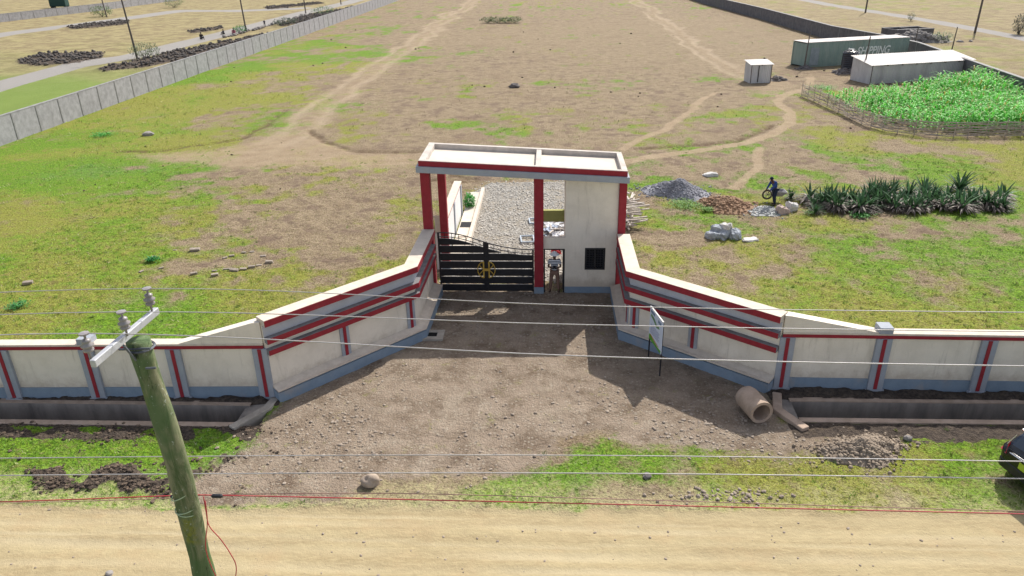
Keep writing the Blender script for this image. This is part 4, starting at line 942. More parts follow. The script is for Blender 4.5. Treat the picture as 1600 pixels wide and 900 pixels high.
for i, (px, py, s_, rz, lab) in enumerate([(44, 444, .22, .3, 'lone grey block on the grass at the far left'), (305, 392, .26, .2, 'dark broken block above the row of field blocks'), (303, 429, .17, .5, 'single grey block left of the row of field blocks'), (336, 431, .17, .4, 'lower of two blocks lying together left of the row'), (335, 424, .13, .1, 'upper of two blocks lying together left of the row'), (354, 421, .17, .2, 'first block of the lower row in the grass'), (366, 423, .22, -.1, 'long flat block in the lower row in the grass'), (380, 421, .17, .3, 'tilted block in the lower row in the grass'), (393, 418, .17, .4, 'dark block in the lower row in the grass'), (405, 415, .14, .3, 'pale block in the lower row in the grass'), (421, 411, .19, .1, 'last block of the lower row in the grass'), (352, 404, .13, .6, 'first block of the upper row in the grass'), (362, 400, .13, .4, 'second block of the upper row in the grass'), (381, 395, .13, 0, 'pale block of the upper row in the grass'), (394, 394, .11, 0, 'last block of the upper row in the grass'), (411, 401, .15, .2, 'single block above the end of the lower row'), (252, 419, .13, .5, 'small grey block beside the green weeds'), (240, 402, .13, .2, 'pale block beside the dark green weed patch'), (274, 392, .1, .2, 'tiny grey block right of the green weeds'), (221, 425, .13, 1.2, 'dark block left of the green weeds')]):
    s_ *= .8; x, y = g2(px, py); m = MB(); m.box((-s_*1.1, -s_*.5, -.02), (s_*1.1, s_*.5, s_*.75))
    m.v = [(a+random.uniform(-.02, .02), b_+random.uniform(-.02, .02), c+random.uniform(-.02, .02)) for a, b_, c in m.v]
    m.xf(Matrix.Translation((x, y, gz(x, y)-.02)) @ Matrix.Rotation(rz, 4, 'Z') @ Matrix.Rotation(.12, 4, 'X'))
    put('building_block', m, BLK, None, (x, y, 0), bevel=.02, label=lab, cat='block', group='old building blocks in the left field')
# sacks and bags
BAGW = pm('white_sack', (.62, .60, .58), (.5, .48, .46), 7, .8, 0, .5, 18, obj=True)
BAGG = pm('grey_blue_bag', (.27, .30, .34), (.38, .41, .45), 7, .8, 0, .5, 18, obj=True)
for i, (dx, dy, dz, s_, mat, sz, lab) in enumerate([(-.75, 0, .12, .38, BAGG, (1, .8, .55), 'grey bag at the left of the bag pile on the field'), (-.25, .1, .12, .42, BAGG, (1, .9, .6), 'blue-grey bag in the middle of the bag pile'), (.3, .0, .12, .4, BAGG, (.9, .8, .7), 'blue-grey bag at the right of the bag pile'), (-.1, .3, .48, .36, BAGW, (1, .7, .5), 'white sack on top of the bag pile'), (-.55, .25, .4, .3, BAGG, (1, .8, .5), 'crumpled grey bag leaning on the bag pile'), (.95, -.35, .06, .34, BAGW, (1.3, .7, .22), 'flat pale sack lying beside the bag pile')]):
    x, y = g2(1138, 372); x += dx; y += dy
    lump('building_bag', 0, 0, s_, mat, lab, 'bag', sz, i*.7, 'bags piled on the right field', gz(x, y)+dz, 20+i, 3, .16, (x, y))
lump('building_bag', 1110, 275, .42, BAGW, 'white sack lying alone behind the ballast heap', 'bag', (1.2, .6, .3), .1, seed=31, amp=.12)
lump('building_bag', 1222, 333, .36, pm('pinkish_sack', (.45, .35, .31), (.36, .28, .25), 6, .9), 'pinkish half-empty sack beside the mortar', 'bag', (1, .9, .7), .1, seed=32, amp=.15)
lump('building_bag', 1237, 328, .32, BAGW, 'white sack standing right of the mortar', 'bag', (1, .9, .9), .4, seed=33, amp=.15)
# ------------------------------------------------------------------ timber off-cuts beside the gatehouse
TIM = pm('bleached_timber', (.52, .47, .42), (.38, .33, .29), 8, .9, 0, .3, 40, obj=True)
m = MB(); m.box((-1, -.035, -.022), (1, .035, .022)); tme = bpy.data.meshes.new('timber_batten'); tme.from_pydata(m.v, [], m.f); tme.materials.append(TIM); tme.update()
r_ = rs(91); cx, cy = 4.05, 36.4
for i in range(58):
    o = bpy.data.objects.new('timber_batten', tme); COL.objects.link(o)
    lay = i//2; cross = (i % 5 in (0, 3)); yy = cy-1.5+3.0*r_.rand(); xx = cx+r_.uniform(-.35, .3)
    o.location = (xx, yy, .08+.085*(i % 16)+(.02*r_.rand())); o.scale = (.42+.3*r_.rand(), 1.0, 1.2)
    o.rotation_euler = (r_.uniform(-.1, .1), r_.uniform(-.15, .15), (math.pi/2 if cross else 0)+r_.uniform(-.25, .25))
    o['label'] = 'bleached timber batten in the tangled stack right of the gatehouse'; o['category'] = 'timber'; o['group'] = 'battens stacked right of the gatehouse'
for i in range(5):
    o = bpy.data.objects.new('timber_batten', tme); COL.objects.link(o); o.location = (3.55+.12*r_.rand(), 29.6-.17*i, .10+.05*i); o.scale = (.35, 1.2, 1); o.rotation_euler = (0, 0, r_.uniform(-.2, .2))
    o['label'] = 'short timber off-cut piled close behind the right wing wall'; o['category'] = 'timber'; o['group'] = 'off-cuts behind the right wing wall'
# scrap behind the doorway
def sheet(name, x, y, z, w_, l_, rz, tilt, mat, label, cat, seed=1, group=None):
    n = 8; r = rs(seed); m = MB(); vs = []; fs = []
    H_ = r.rand(n+1, n+1)*.10
    for i in range(n+1):
        for j in range(n+1): vs.append(((i/n-.5)*w_, (j/n-.5)*l_, H_[i, j]))
    for i in range(n):
        for j in range(n): a = i*(n+1)+j; fs.append((a, a+n+1, a+n+2, a+1))
    m.add(vs, fs); m.xf(Matrix.Translation((x, y, z)) @ Matrix.Rotation(rz, 4, 'Z') @ Matrix.Rotation(tilt, 4, 'X'))
    o = put(name, m, mat, None, (x, y, 0), label=label, cat=cat, group=group); md = o.modifiers.new('s', 'SOLIDIFY'); md.thickness = .015; return o
WPL = pm('white_plastic', (.68, .68, .70), (.58, .59, .62), 6, .6); BPL = pm('blue_grey_plastic', (.22, .27, .36), (.32, .36, .44), 6, .6)
sheet('plastic_sheet', .25, 35.6, .25, 1.0, .9, .3, .2, WPL, 'crumpled white plastic sheet on the scrap seen above the doorway', 'sheet', 1)
sheet('plastic_sheet', .75, 36.6, .35, .9, .6, -.4, .1, WPL, 'white plastic sheet at the back of the scrap', 'sheet', 2)
sheet('plastic_sheet', .2, 34.8, .22, .9, .7, .9, .1, BPL, 'blue-grey plastic sheet in the scrap behind the doorway', 'sheet', 3)
sheet('plastic_sheet', .55, 33.9, .2, .8, .7, .2, .3, WPL, 'torn white plastic sheet at the front of the scrap', 'sheet', 4)
sheet('red_cloth', .3, 31.8, .25, .45, .4, .2, .6, pm('red_cloth', (.35, .03, .04)), 'red cloth lying behind the person in the doorway', 'cloth', 5)
for i in range(14):
    o = bpy.data.objects.new('timber_batten', tme); COL.objects.link(o); o.location = (.1+.9*r_.rand(), 33+2.8*r_.rand(), .12+.35*r_.rand()); o.scale = (.35+.3*r_.rand(), 1, 1); o.rotation_euler = (r_.uniform(-.3, .3), r_.uniform(-.3, .3), r_.rand()*3)
    o['label'] = 'pale batten in the scrap behind the pedestrian doorway'; o['category'] = 'timber'; o['group'] = 'battens in the scrap behind the doorway'
heap('scrap_rubble', .55, 34.6, .8, 1.6, .35, STONE, 'low rubble under the plastic sheets behind the doorway', 'rubble', 120, (.05, .14), 14)
FRM = pm('pale_blue_steel', (.40, .46, .52), (.32, .37, .43), 5, .6)
for (x, y, w_, l_, lab) in ((-.55, 36.5, 1.0, .8, 'pale blue steel window frame lying farther up the driveway'), (-.75, 33.9, 1.3, .9, 'pale blue steel window frame lying close behind the gate')):
    m = MB(); t = .06
    for a, b_ in (((-w_/2, -l_/2), (w_/2, -l_/2+t)), ((-w_/2, l_/2-t), (w_/2, l_/2)), ((-w_/2, -l_/2+t), (-w_/2+t, l_/2-t)), ((w_/2-t, -l_/2+t), (w_/2, l_/2-t)), ((-t/2, -l_/2+t), (t/2, l_/2-t))): m.box((a[0], a[1], 0), (b_[0], b_[1], .07))
    m.xf(Matrix.Translation((x, y, .05)) @ Matrix.Rotation(.1, 4, 'Z')); put('steel_frame', m, FRM, None, (x, y, 0), label=lab, cat='frame')
# ------------------------------------------------------------------ concrete pipe
pn = Vector((6.27, 18.80, .36)); pf = Vector((6.02, 19.75, .36)); M = Matrix.Translation(pn) @ (pf-pn).to_track_quat('Z', 'Y').to_matrix().to_4x4(); L = (pf-pn).length
m = MB(); m.lathe([(.36, 0), (.36, L-.12), (.33, L-.12), (.33, L), (.27, L), (.27, .0)], n=36); m.f = m.f[:-2]
k = len(m.v)-36; m.f += [((j+1) % 36, j, k+j, k+(j+1) % 36) for j in range(36)]; m.m = [0]*len(m.f)
m.xf(M); cp = put('concrete_pipe', m, CONCR, None, (6.15, 19.3, 0), label='short brown concrete pipe lying against the end of the right drain', cat='pipe')
# ------------------------------------------------------------------ inlet chamber
ch = thing('inlet_chamber', (-4.35, 24.1, 0), 'square concrete inlet chamber with a dark opening beside the left wing wall', 'drain')
m = MB(); a0, a1, b0, b1 = -4.85, -3.85, 23.72, 24.45; c0, c1, e0, e1 = -4.55, -4.1, 23.93, 24.27
for q, w_ in (((a0, b0), (a1, e0)), ((a0, e1), (a1, b1)), ((a0, e0), (c0, e1)), ((c1, e0), (a1, e1))): m.box((q[0], q[1], -.1), (w_[0], w_[1], .07))
put('chamber_slab', m, CONC, ch)
m = MB(); m.box((c0, e0, .0), (c1, e1, .035)); put('opening', m, pm('painted_hole_dark', (.01, .01, .01)), ch)  # solid black block painting the dark inside of the hole
# ------------------------------------------------------------------ signboard
sb = thing('signboard', (3.5, 22, 0), 'white, blue and green signboard on two thin legs by the right wing wall', 'sign')
A = Vector((3.42, 22.57, 0)); B = Vector((3.66, 21.45, 0)); d = (B-A).normalized(); nrm = Vector((-abs(d.y), -d.x if d.x < 0 else d.x*-1, 0)); nrm = Vector((d.y, -d.x, 0))
if nrm.x > 0: nrm = -nrm
z0, z1 = .82, 1.98
for P0 in (A, B): m = MB(); m.box((P0.x-.022, P0.y-.022, -.1), (P0.x+.022, P0.y+.022, 1.97)); put('leg', m, BLACK, sb)
Ms = Matrix.Translation(A+nrm*.03) @ Matrix([[d.x, 0, -nrm.x, 0], [d.y, 0, -nrm.y, 0], [0, 1, 0, 0], [0, 0, 0, 1]])   # local x along board, y up, z away from viewer side
WS = (B-A).length
SW = pm('sign_white', (.62, .68, .78), (.58, .64, .74), 2, .5, 0, 0)
m = MB(); m.box((-.03, z0, 0), (WS+.03, z1, .02)); bd = put('board', m.xf(Ms), SW, sb)
m = MB(); m.box((-.04, z1+.001, -.012), (WS+.04, z1+.03, .035)); put('top_edge', m.xf(Ms), pm('sign_edge_white', (.75, .73, .70)), sb)
SBm = pm('sign_blue', (.03, .12, .22), None, 3, .5, 0, 0); SG = pm('sign_green', (.12, .38, .03), None, 3, .5, 0, 0); SO = pm('sign_orange', (.55, .22, .02), None, 3, .5, 0, 0); SGD = pm('sign_leaf_green', (.14, .27, .12), None, 3, .5, 0, 0); SGr = pm('sign_grey_lines', (.30, .32, .45), None, 3, .5, 0, 0)
def flat(poly, mat, nm, d_=-.003):
    m = MB(); n = len(poly); m.add([(u*WS, z0+v*(z1-z0), d_) for u, v in poly]+[(u*WS, z0+v*(z1-z0), d_+.0028) for u, v in poly], [tuple(range(n)), tuple(range(2*n-1, n-1, -1))]+[(i, (i+1) % n, n+(i+1) % n, n+i) for i in range(n)])
    return put(nm, m.xf(Ms), mat, bd)
flat([(0, 0), (1, 0), (1, .09), (.75, .07), (.4, .11), (0, .16)], SG, 'green_band')
flat([(.1, .15), (.45, .115), (.8, .085), (.8, .115), (.45, .15), (.1, .19)], SO, 'orange_band')
flat([(.05, .75), (.3, .70), (.55, .60), (.8, .66), (.75, .72), (.55, .70), (.35, .80), (.1, .84)], SGD, 'leaf_motif')
m = MB(); rr = rs(5)
for (u0, v0, n_, hh) in ((.06, .86, 4, .09), (.68, .82, 3, .09)):
    for i in range(n_):
        u = u0+i*.085; m.box((u*WS, z0+(v0)*(z1-z0), -.004), ((u+.055)*WS, z0+(v0+hh)*(z1-z0), -.001))
put('blue_blocks', m.xf(Ms), SBm, bd)
m = MB()
for i in range(6):
    v = .50-.05*i; m.box((.10*WS, z0+v*(z1-z0), -.004), ((.85-.1*rr.rand())*WS, z0+(v+.018)*(z1-z0), -.001))
put('text_lines', m.xf(Ms), SGr, bd)
# ------------------------------------------------------------------ big wooden pole
b = NB('green_stained_pole')
v = b.pos((1, 1, .22)); n1 = b.noise(9, 6, .7, v, .6); n2 = b.noise(1.6, 4, .6)
c = b.mix(b.mp(n1, .35, .62), (.07, .10, .04), (.20, .20, .12)); c = b.mix(b.mp(n2, .42, .62, 0, .75), c, (.065, .12, .045))
c = b.mix(b.mp(b.noise(2.2, 5, .7), .56, .72, 0, .85), c, (.20, .20, .02)); c = b.mix(b.mp(b.noise(14, 5, .7, v), .58, .7, 0, .8), c, (.025, .03, .018)); c = b.mix(b.mp(b.noise(22, 3, .7), .63, .7, 0, .7), c, (.35, .38, .33))
b.col(c); b.bump(n1, .8, .02); PW = b.m
GAL = pm('galvanised_steel', (.50, .51, .54), (.42, .43, .46), 5, .5, .3, .1, 30, (.36, .36, .38, .5)); DST = pm('dark_steel', (.10, .11, .13), (.16, .17, .19), 5, .5, .4, .1)
pt = Vector((-3.36, 5.26, 10.10)); pb = Vector((-3.06, 5.24, -.6)); dirp = (pt-pb).normalized()
up_ = thing('utility_pole', (pb.x, pb.y, 0), 'big moss-green wooden utility pole with steel crossarm at the road', 'pole')
m = MB(); n = 60; pts = []; R_ = []
for i in range(n+1):
    t = i/n; p = pb.lerp(pt, t); pts.append((p.x+.02*math.sin(t*23), p.y, p.z)); R_.append(.112-.018*t+.004*math.sin(t*70)+.003*math.sin(t*31)+(.009 if i in (52, 46, 40) else 0))
m.tube(pts, R_, 22, jit=.02); put('pole_shaft', m, PW, up_, smooth=True)
fa = gp(245, 485, 10.19); na = gp(145, 569, 10.19); fa = Vector(fa); na = Vector(na)
dm = (fa-na).normalized(); m = MB()
m.beam(na, fa, .046, .062); m2 = put('crossarm', m, GAL, up_, bevel=.006)
m = MB(); q = na.lerp(fa, .42); m.beam(q+Vector((.0, 0, -.05)), Vector(gy(212, 562, 5.14)), .05, .014, up=(0, 0, 1)); put('brace', m, DST, up_)
m = MB(); q = na.lerp(fa, .62); m.tube([(pt.x+.1*math.cos(a), pt.y+.1*math.sin(a), pt.z-.06) for a in [i*math.pi/10 for i in range(21)]], .012, 5)
put('bracket', m, DST, up_); m = MB(); m.tube([(pt.x-.13, pt.y-.1, pt.z-.03), (pt.x+.12, pt.y-.08, pt.z-.03)], .010, 6); put('bolt', m, DST, up_); m = MB(); m.tube([(pt.x+.06, pt.y-.11, pt.z-.2), (pt.x+.14, pt.y-.1, pt.z-.2)], .010, 6); put('bolt', m, DST, up_)
PORC = pm('grey_porcelain', (.27, .25, .25), (.22, .20, .20), 4, .3, 0, 0, spec=.5)
def insul(base, nm='insulator'):
    k = .74; m = MB(); m.lathe([(a*k, z*k) for a, z in [(.012, -.06), (.012, .02), (.05, .03), (.055, .05), (.03, .065), (.062, .085), (.066, .10), (.034, .12), (.045, .14), (.045, .155), (.02, .17)]], base, 14); i_ = put(nm, m, PORC, up_, smooth=True)
    m = MB(); m.lathe([(a*k, z*k) for a, z in [(.012, .17), (.012, .215), (.05, .22), (.05, .235), (.01, .24)]], base, 10); put('cap', m, PORC, i_); return base+Vector((0, 0, .23*k))
I1 = insul(fa+Vector((0, -.07, .07))); I2 = insul(na.lerp(fa, .50)+Vector((-.02, .0, .09)) if False else Vector(gp(197, 517, 10.25))); I3 = insul(na+Vector((-.03, .04, .07)))
WIRE = pm('aluminium_wire', (.46, .44, .43), (.38, .36, .36), 5, .5, .3, 0)
def wire(pxs, Y, r, mat, label, thru=None, name='overhead_wire', group='overhead wires crossing above the gate', far=None):
    pts = [Vector(gy(px, py, Y if not callable(Y) else Y(px))) for px, py in pxs]
    if thru is not None: pts[1] = thru
    # smooth through the surveyed points
    out = []
    for i in range(len(pts)-1):
        p0 = pts[max(i-1, 0)]; p1 = pts[i]; p2 = pts[i+1]; p3 = pts[min(i+2, len(pts)-1)]
        for k in range(8):
            t = k/8; out.append(.5*((2*p1)+(p2-p0)*t+(2*p0-5*p1+4*p2-p3)*t*t+(3*p1-p0-3*p2+p3)*t**3))
    out.append(pts[-1]); m = MB(); m.tube(out, r, 6, caps=True)
    return put(name, m, mat, None, tuple(out[0]), label=label, cat='wire', group=group, smooth=True)
wire([(-500, 482), (235, 463), (900, 477), (1600, 488), (2600, 492)], I1.y, .0036, WIRE, 'overhead wire on the far insulator, uppermost of the five bare wires', I1)
wire([(-500, 515), (195, 497), (900, 507), (1600, 518), (2600, 524)], I2.y, .0038, WIRE, 'overhead wire on the middle insulator at the pole top', I2)
wire([(-500, 552), (135, 541), (900, 556), (1600, 572), (2600, 584)], I3.y, .0044, WIRE, 'overhead wire on the near insulator of the crossarm', I3)
wire([(-500, 724), (0, 716), (800, 711), (1600, 721), (2600, 742)], 5.7, .0046, WIRE, 'bare wire passing behind the pole, above the verge')
wire([(-500, 752), (0, 743), (800, 739), (1600, 748), (2600, 768)], 5.6, .0052, WIRE, 'bare wire passing behind the pole, lowest of the five bare wires')
REDC = pm('red_cable', (.45, .05, .06), (.38, .045, .05), 5, .5, 0, 0); DUSTC = pm('dusty_pink_cable', (.36, .22, .18), (.30, .18, .15), 5, .7, 0, 0)
wire([(-300, 788), (0, 784), (260, 775), (345, 774), (700, 782), (1000, 789), (1600, 803), (2400, 820)], 5.42, .0055, REDC, 'red cable tied along the pole above the road edge', None, 'red_cable', None)
wire([(-300, 790), (0, 786), (250, 779), (345, 773), (620, 771), (1000, 781), (1600, 799), (2400, 818)], 5.46, .004, DUSTC, 'thin dusty cable running beside the red cable', None, 'thin_cable', None)
SPL = pm('black_splice', (.02, .022, .03), (.035, .035, .04), 5, .5, 0, 0)
for (px, py, lab) in ((275, 776, 'black splice sleeve on the red cable left of the pole'), (339, 775, 'black splice sleeve on the red cable right of the pole')):
    c_ = Vector(gy(px, py, 5.40)); m = MB(); m.tube([c_+Vector((-.055, 0, 0)), c_+Vector((-.04, 0, 0)), c_+Vector((.04, 0, 0)), c_+Vector((.055, 0, 0))], [.008, .02, .02, .008], 8); put('splice_sleeve', m, SPL, None, tuple(c_), label=lab, cat='cable joint', group='splice sleeves on the red cable')
lp = [(318, 776), (322, 800), (327, 822), (345, 843), (360, 865), (369, 885), (366, 910), (358, 925), (340, 905), (322, 860), (324, 815), (320, 778)]
m = MB(); P_ = [Vector(gy(a, b_, 5.13-.02*i)) for i, (a, b_) in enumerate(lp)]; o_ = []
for i in range(len(P_)-1):
    p0 = P_[max(i-1, 0)]; p1 = P_[i]; p2 = P_[i+1]; p3 = P_[min(i+2, len(P_)-1)]
    for k in range(5): t = k/5; o_.append(.5*((2*p1)+(p2-p0)*t+(2*p0-5*p1+4*p2-p3)*t*t+(3*p1-p0-3*p2+p3)*t**3))
m.tube(o_, .0045, 6); put('cable_loop', m, REDC, None, tuple(o_[0]), label='loop of red cable hanging down beside the wooden pole', cat='cable', smooth=True)
BWM = pm('pale_binding_wire', (.45, .55, .35))
for zz, tl in ((gy(300, 776, 5.2)[2], .05), (gy(300, 798, 5.2)[2], .02), (gy(300, 802, 5.2)[2], -.02)):
    m = MB(); c0 = pb.lerp(pt, (zz+.6)/(pt.z+.6)); m.tube([(c0.x+.105*math.cos(a), c0.y+.105*math.sin(a), zz+tl*math.cos(a)) for a in [i*math.pi/14 for i in range(29)]], .005, 5); put('binding_wire', m, BWM, up_)
# ------------------------------------------------------------------ people (one skinned surface each)
def skin(name, J, Ed, mat, root=0, sub=2, rings=None):
    me = bpy.data.meshes.new(name); me.from_pydata([j[0] for j in J], Ed, []); o = bpy.data.objects.new('tmp', me); COL.objects.link(o)
    o.modifiers.new('s', 'SKIN'); sk_ = me.skin_vertices[0].data
    for i, j in enumerate(J):
        r = j[1]; sk_[i].radius = r if isinstance(r, tuple) else (r, r); sk_[i].use_root = (i == root)
    sb_ = o.modifiers.new('d', 'SUBSURF'); sb_.levels = sub; sb_.render_levels = sub
    bpy.context.view_layer.update(); dg = bpy.context.evaluated_depsgraph_get()
    r = bpy.data.meshes.new_from_object(o.evaluated_get(dg)); bpy.data.objects.remove(o); r.name = name
    r.materials.clear(); r.materials.append(mat); r.polygons.foreach_set('use_smooth', [True]*len(r.polygons)); return r
def smat(name, c, rough=.8): return pm(name, c, tuple(v*.8 for v in c), 8, rough, 0, .15, 60)
SKIN = smat('dark_skin', (.11, .06, .04), .55)
def person(loc, rz, sc, joints, label, mats, group=None, hat=None, sleeves=True, hands=True, hood=False):
    """joints: dict of positions in a 1.75 m body frame, facing -y"""
    r = thing('person', loc, label, 'person', group); M = Matrix.Translation(loc) @ Matrix.Rotation(rz, 4, 'Z') @ Matrix.Scale(sc, 4)
    j = joints; names = ['pel', 'wai', 'che', 'nec', 'hb', 'ht', 'shL', 'elL', 'wrL', 'haL', 'shR', 'elR', 'wrR', 'haR', 'hiL', 'knL', 'anL', 'toL', 'hiR', 'knR', 'anR', 'toR']
    rad = dict(pel=(.13, .10), wai=(.12, .09), che=(.145, .10), nec=.052, hb=.075, ht=.085, shL=.06, elL=.042, wrL=.028, haL=(.03, .018), shR=.06, elR=.042, wrR=.028, haR=(.03, .018), hiL=.088, knL=.058, anL=.038, toL=(.035, .025), hiR=.088, knR=.058, anR=.038, toR=(.035, .025))
    E_ = [('pel', 'wai'), ('wai', 'che'), ('che', 'nec'), ('nec', 'hb'), ('hb', 'ht'), ('che', 'shL'), ('shL', 'elL'), ('elL', 'wrL'), ('wrL', 'haL'), ('che', 'shR'), ('shR', 'elR'), ('elR', 'wrR'), ('wrR', 'haR'), ('pel', 'hiL'), ('hiL', 'knL'), ('knL', 'anL'), ('anL', 'toL'), ('pel', 'hiR'), ('hiR', 'knR'), ('knR', 'anR'), ('anR', 'toR')]
    J = [(j[n], tuple(v*.8 for v in rad[n]) if n in ('pel', 'wai', 'che') else rad[n]) for n in names]; ix = {n: i for i, n in enumerate(names)}; Ed = [(ix[a], ix[b_]) for a, b_ in E_]
    if hands:
        for s in 'LR':
            w_ = Vector(j['wr'+s]); h = Vector(j['ha'+s]); d = (h-w_).normalized(); sd = d.cross(Vector((0, 0, 1))).normalized()
            for k, (o_, ln) in enumerate(((-.028, .06), (-.010, .075), (.010, .078), (.027, .065))):
                a = h+sd*o_; b_ = a+d*ln*.5+Vector((0, 0, -.008)); c = b_+d*ln*.4+Vector((0, 0, -.03)); i0 = len(J); J += [(tuple(a), .0095), (tuple(b_), .009), (tuple(c), .008)]; Ed += [(ix['ha'+s], i0), (i0, i0+1), (i0+1, i0+2)]
            a = w_.lerp(h, .5)+sd*(.04 if s == 'L' else -.04); b_ = a+d*.03+Vector((0, 0, -.02)); i0 = len(J); J += [(tuple(a), .011), (tuple(b_), .009)]; Ed += [(ix['ha'+s], i0), (i0, i0+1)]
    me = skin('body', J, Ed, mats['skin']); me.transform(M); put('body', me, None, r)
    def cl(nm, ns, add, mat, extra=()):
        ii = {n: i for i, n in enumerate(ns)}
        q = []
        for n in ns:
            p = j[n]; rr = rad[n]; rr = tuple(v+add+.012 for v in rr) if isinstance(rr, tuple) else rr+add; q.append((p, rr))
        ed = [(ii[a], ii[b_]) for a, b_ in E_ if a in ii and b_ in ii]; m_ = skin(nm, q, ed, mat); m_.transform(M); return put(nm, m_, None, r)
    if sleeves == 'short':
        j = dict(j); mid = lambda a, b_, t: tuple(Vector(j[a]).lerp(Vector(j[b_]), t)); j2 = dict(j); j2['elL'] = mid('shL', 'elL', .7); j2['elR'] = mid('shR', 'elR', .7); rad2 = dict(rad); keep = j; j = j2; rad['elL'] = rad['elR'] = .052
        j = dict(j); rad['nec'] = .04; j['nec'] = tuple(Vector(j['che']).lerp(Vector(j['nec']), .55)); cl('shirt', ['pel', 'wai', 'che', 'nec', 'shL', 'elL', 'shR', 'elR'], .018, mats['shirt']); j = keep; rad['nec'] = .052; rad['elL'] = rad['elR'] = .042
    else: cl('shirt', ['pel', 'wai', 'che', 'shL', 'elL', 'wrL', 'shR', 'elR', 'wrR'], .018, mats['shirt'])
    cl('trousers', ['pel', 'hiL', 'knL', 'anL', 'hiR', 'knR', 'anR'], .016, mats['trousers'])
    for s in 'LR':
        a = Vector(j['an'+s]); t = Vector(j['to'+s]); m_ = skin('shoe', [(tuple(a+Vector((0, .03, -.02))), .045), (tuple(t), (.045, .032))], [(0, 1)], mats['shoe']); m_.transform(M); put('shoe', m_, None, r)
    # hair cap, face features
    h = Vector(j['ht']); b_ = Vector(j['hb']); m = MB(); c = b_.lerp(h, .6)
    m.lathe([(.001, .105), (.05, .10), (.085, .065), (.098, .01), (.09, -.03)], tuple(c+Vector((0, .018, .0))), 14)
    hm = put('hair', m.xf(M), mats['hair'], r, smooth=True)
    m = MB(); m.lathe([(.001, .012), (.010, .006), (.012, -.006), (.001, -.012)], tuple(c+Vector((-.03, -.088, -.01))), 8); put('eye', m.xf(M), mats['eye'], r)
    m = MB(); m.lathe([(.001, .012), (.010, .006), (.012, -.006), (.001, -.012)], tuple(c+Vector((.03, -.088, -.01))), 8); put('eye', m.xf(M), mats['eye'], r)
    m = MB(); m.beam(c+Vector((0, -.085, .0)), c+Vector((0, -.108, -.04)), .026, .02); m.box((c.x-.025, c.y-.093, c.z-.072), (c.x+.025, c.y-.08, c.z-.062)); put('nose_and_mouth', m.xf(M), mats['skin'], r)
    if hat:
        m = MB(); m.lathe([(.20, .045), (.19, .055), (.115, .07), (.10, .15), (.06, .175), (.001, .18)], tuple(c+Vector((0, .0, -.01))), 22); m.f = m.f[:-2]+m.f[-1:]; m.m = [0]*len(m.f)
        m.lathe([(.20, .045), (.10, .06)], tuple(c+Vector((0, .0, -.01))), 22); put('hat', m.xf(M), hat, r, smooth=True)
    return r, M
HAIR = smat('black_hair', (.01, .009, .008)); EYE = smat('eye_white', (.5, .5, .48), .3); SHOE = smat('black_shoe', (.012, .012, .013), .5)
b = NB('striped_cotton'); z_ = b.n('SeparateXYZ'); b.l(b.pos(), z_.inputs[0]); st_ = b.ma('FRACT', b.ma('MULTIPLY', z_.outputs[2], 15)); b.col(b.mix(b.mp(st_, .42, .48, 0, 1), (.80, .82, .84), (.03, .035, .06))); STRIPE = b.m
stand = dict(pel=(0, 0, .95), wai=(0, -.01, 1.10), che=(0, -.01, 1.32), nec=(0, .0, 1.47), hb=(0, -.01, 1.55), ht=(0, -.01, 1.66), shL=(.19, 0, 1.40), elL=(.25, -.06, 1.14), wrL=(.12, -.25, 1.16), haL=(.075, -.30, 1.19), shR=(-.19, 0, 1.40), elR=(-.25, -.06, 1.14), wrR=(-.12, -.25, 1.16), haR=(-.075, -.30, 1.19),
             hiL=(.10, 0, .88), knL=(.14, -.02, .50), anL=(.17, 0, .09), toL=(.19, -.15, .035), hiR=(-.10, 0, .88), knR=(-.14, -.02, .50), anR=(-.17, 0, .09), toR=(-.19, -.15, .035))
pr, PM_ = person((.215, 28.02, .0), 0, 1.0, stand, 'person in wide hat and striped shirt holding a small controller in the doorway', dict(skin=SKIN, shirt=STRIPE, trousers=smat('brown_trousers', (.22, .13, .10)), hair=HAIR, eye=EYE, shoe=SHOE), hat=smat('pale_hat', (.75, .76, .78)), sleeves='short')
rc = thing('remote_controller', (.215, 27.70, 1.2), 'black handheld controller held at the chest by the person in the doorway', 'controller')
m = MB(); m.box((.13, 27.66, 1.17), (.30, 27.74, 1.215)); put('housing', m, SHOE, rc, bevel=.01)
m = MB(); m.box((.16, 27.665, 1.217), (.27, 27.70, 1.30)); put('screen', m, GLASSD, rc)
for x_ in (.145, .285): m = MB(); m.tube([(x_, 27.74, 1.21), (x_, 27.78, 1.28)], .005, 6); put('antenna', m, SHOE, rc)
NAVY = smat('navy_overall', (.03, .065, .24)); NAVYD = smat('dark_navy_trousers', (.012, .02, .045))
bend = dict(stand); bend.update(wai=(0, -.05, 1.09), che=(0, -.16, 1.28), nec=(0, -.24, 1.39), hb=(0, -.29, 1.45), ht=(0, -.34, 1.54), shL=(.18, -.15, 1.34), elL=(.20, -.28, 1.08), wrL=(.16, -.42, .90), haL=(.15, -.46, .86), shR=(-.18, -.15, 1.34), elR=(-.20, -.28, 1.08), wrR=(-.16, -.42, .90), haR=(-.15, -.46, .86), knL=(.11, -.05, .5), anL=(.12, .02, .09), toL=(.13, -.13, .035), knR=(-.11, .02, .5), anR=(-.12, .12, .09), toR=(-.13, -.03, .035))
x, y = g2(1208, 321)
person((x, y, gz(x, y)), -1.25, 1.0, bend, 'stooping worker in navy overalls and dark hood beside the wheelbarrow', dict(skin=SKIN, shirt=NAVY, trousers=NAVYD, hair=NAVYD, eye=EYE, shoe=SHOE), hands=True)
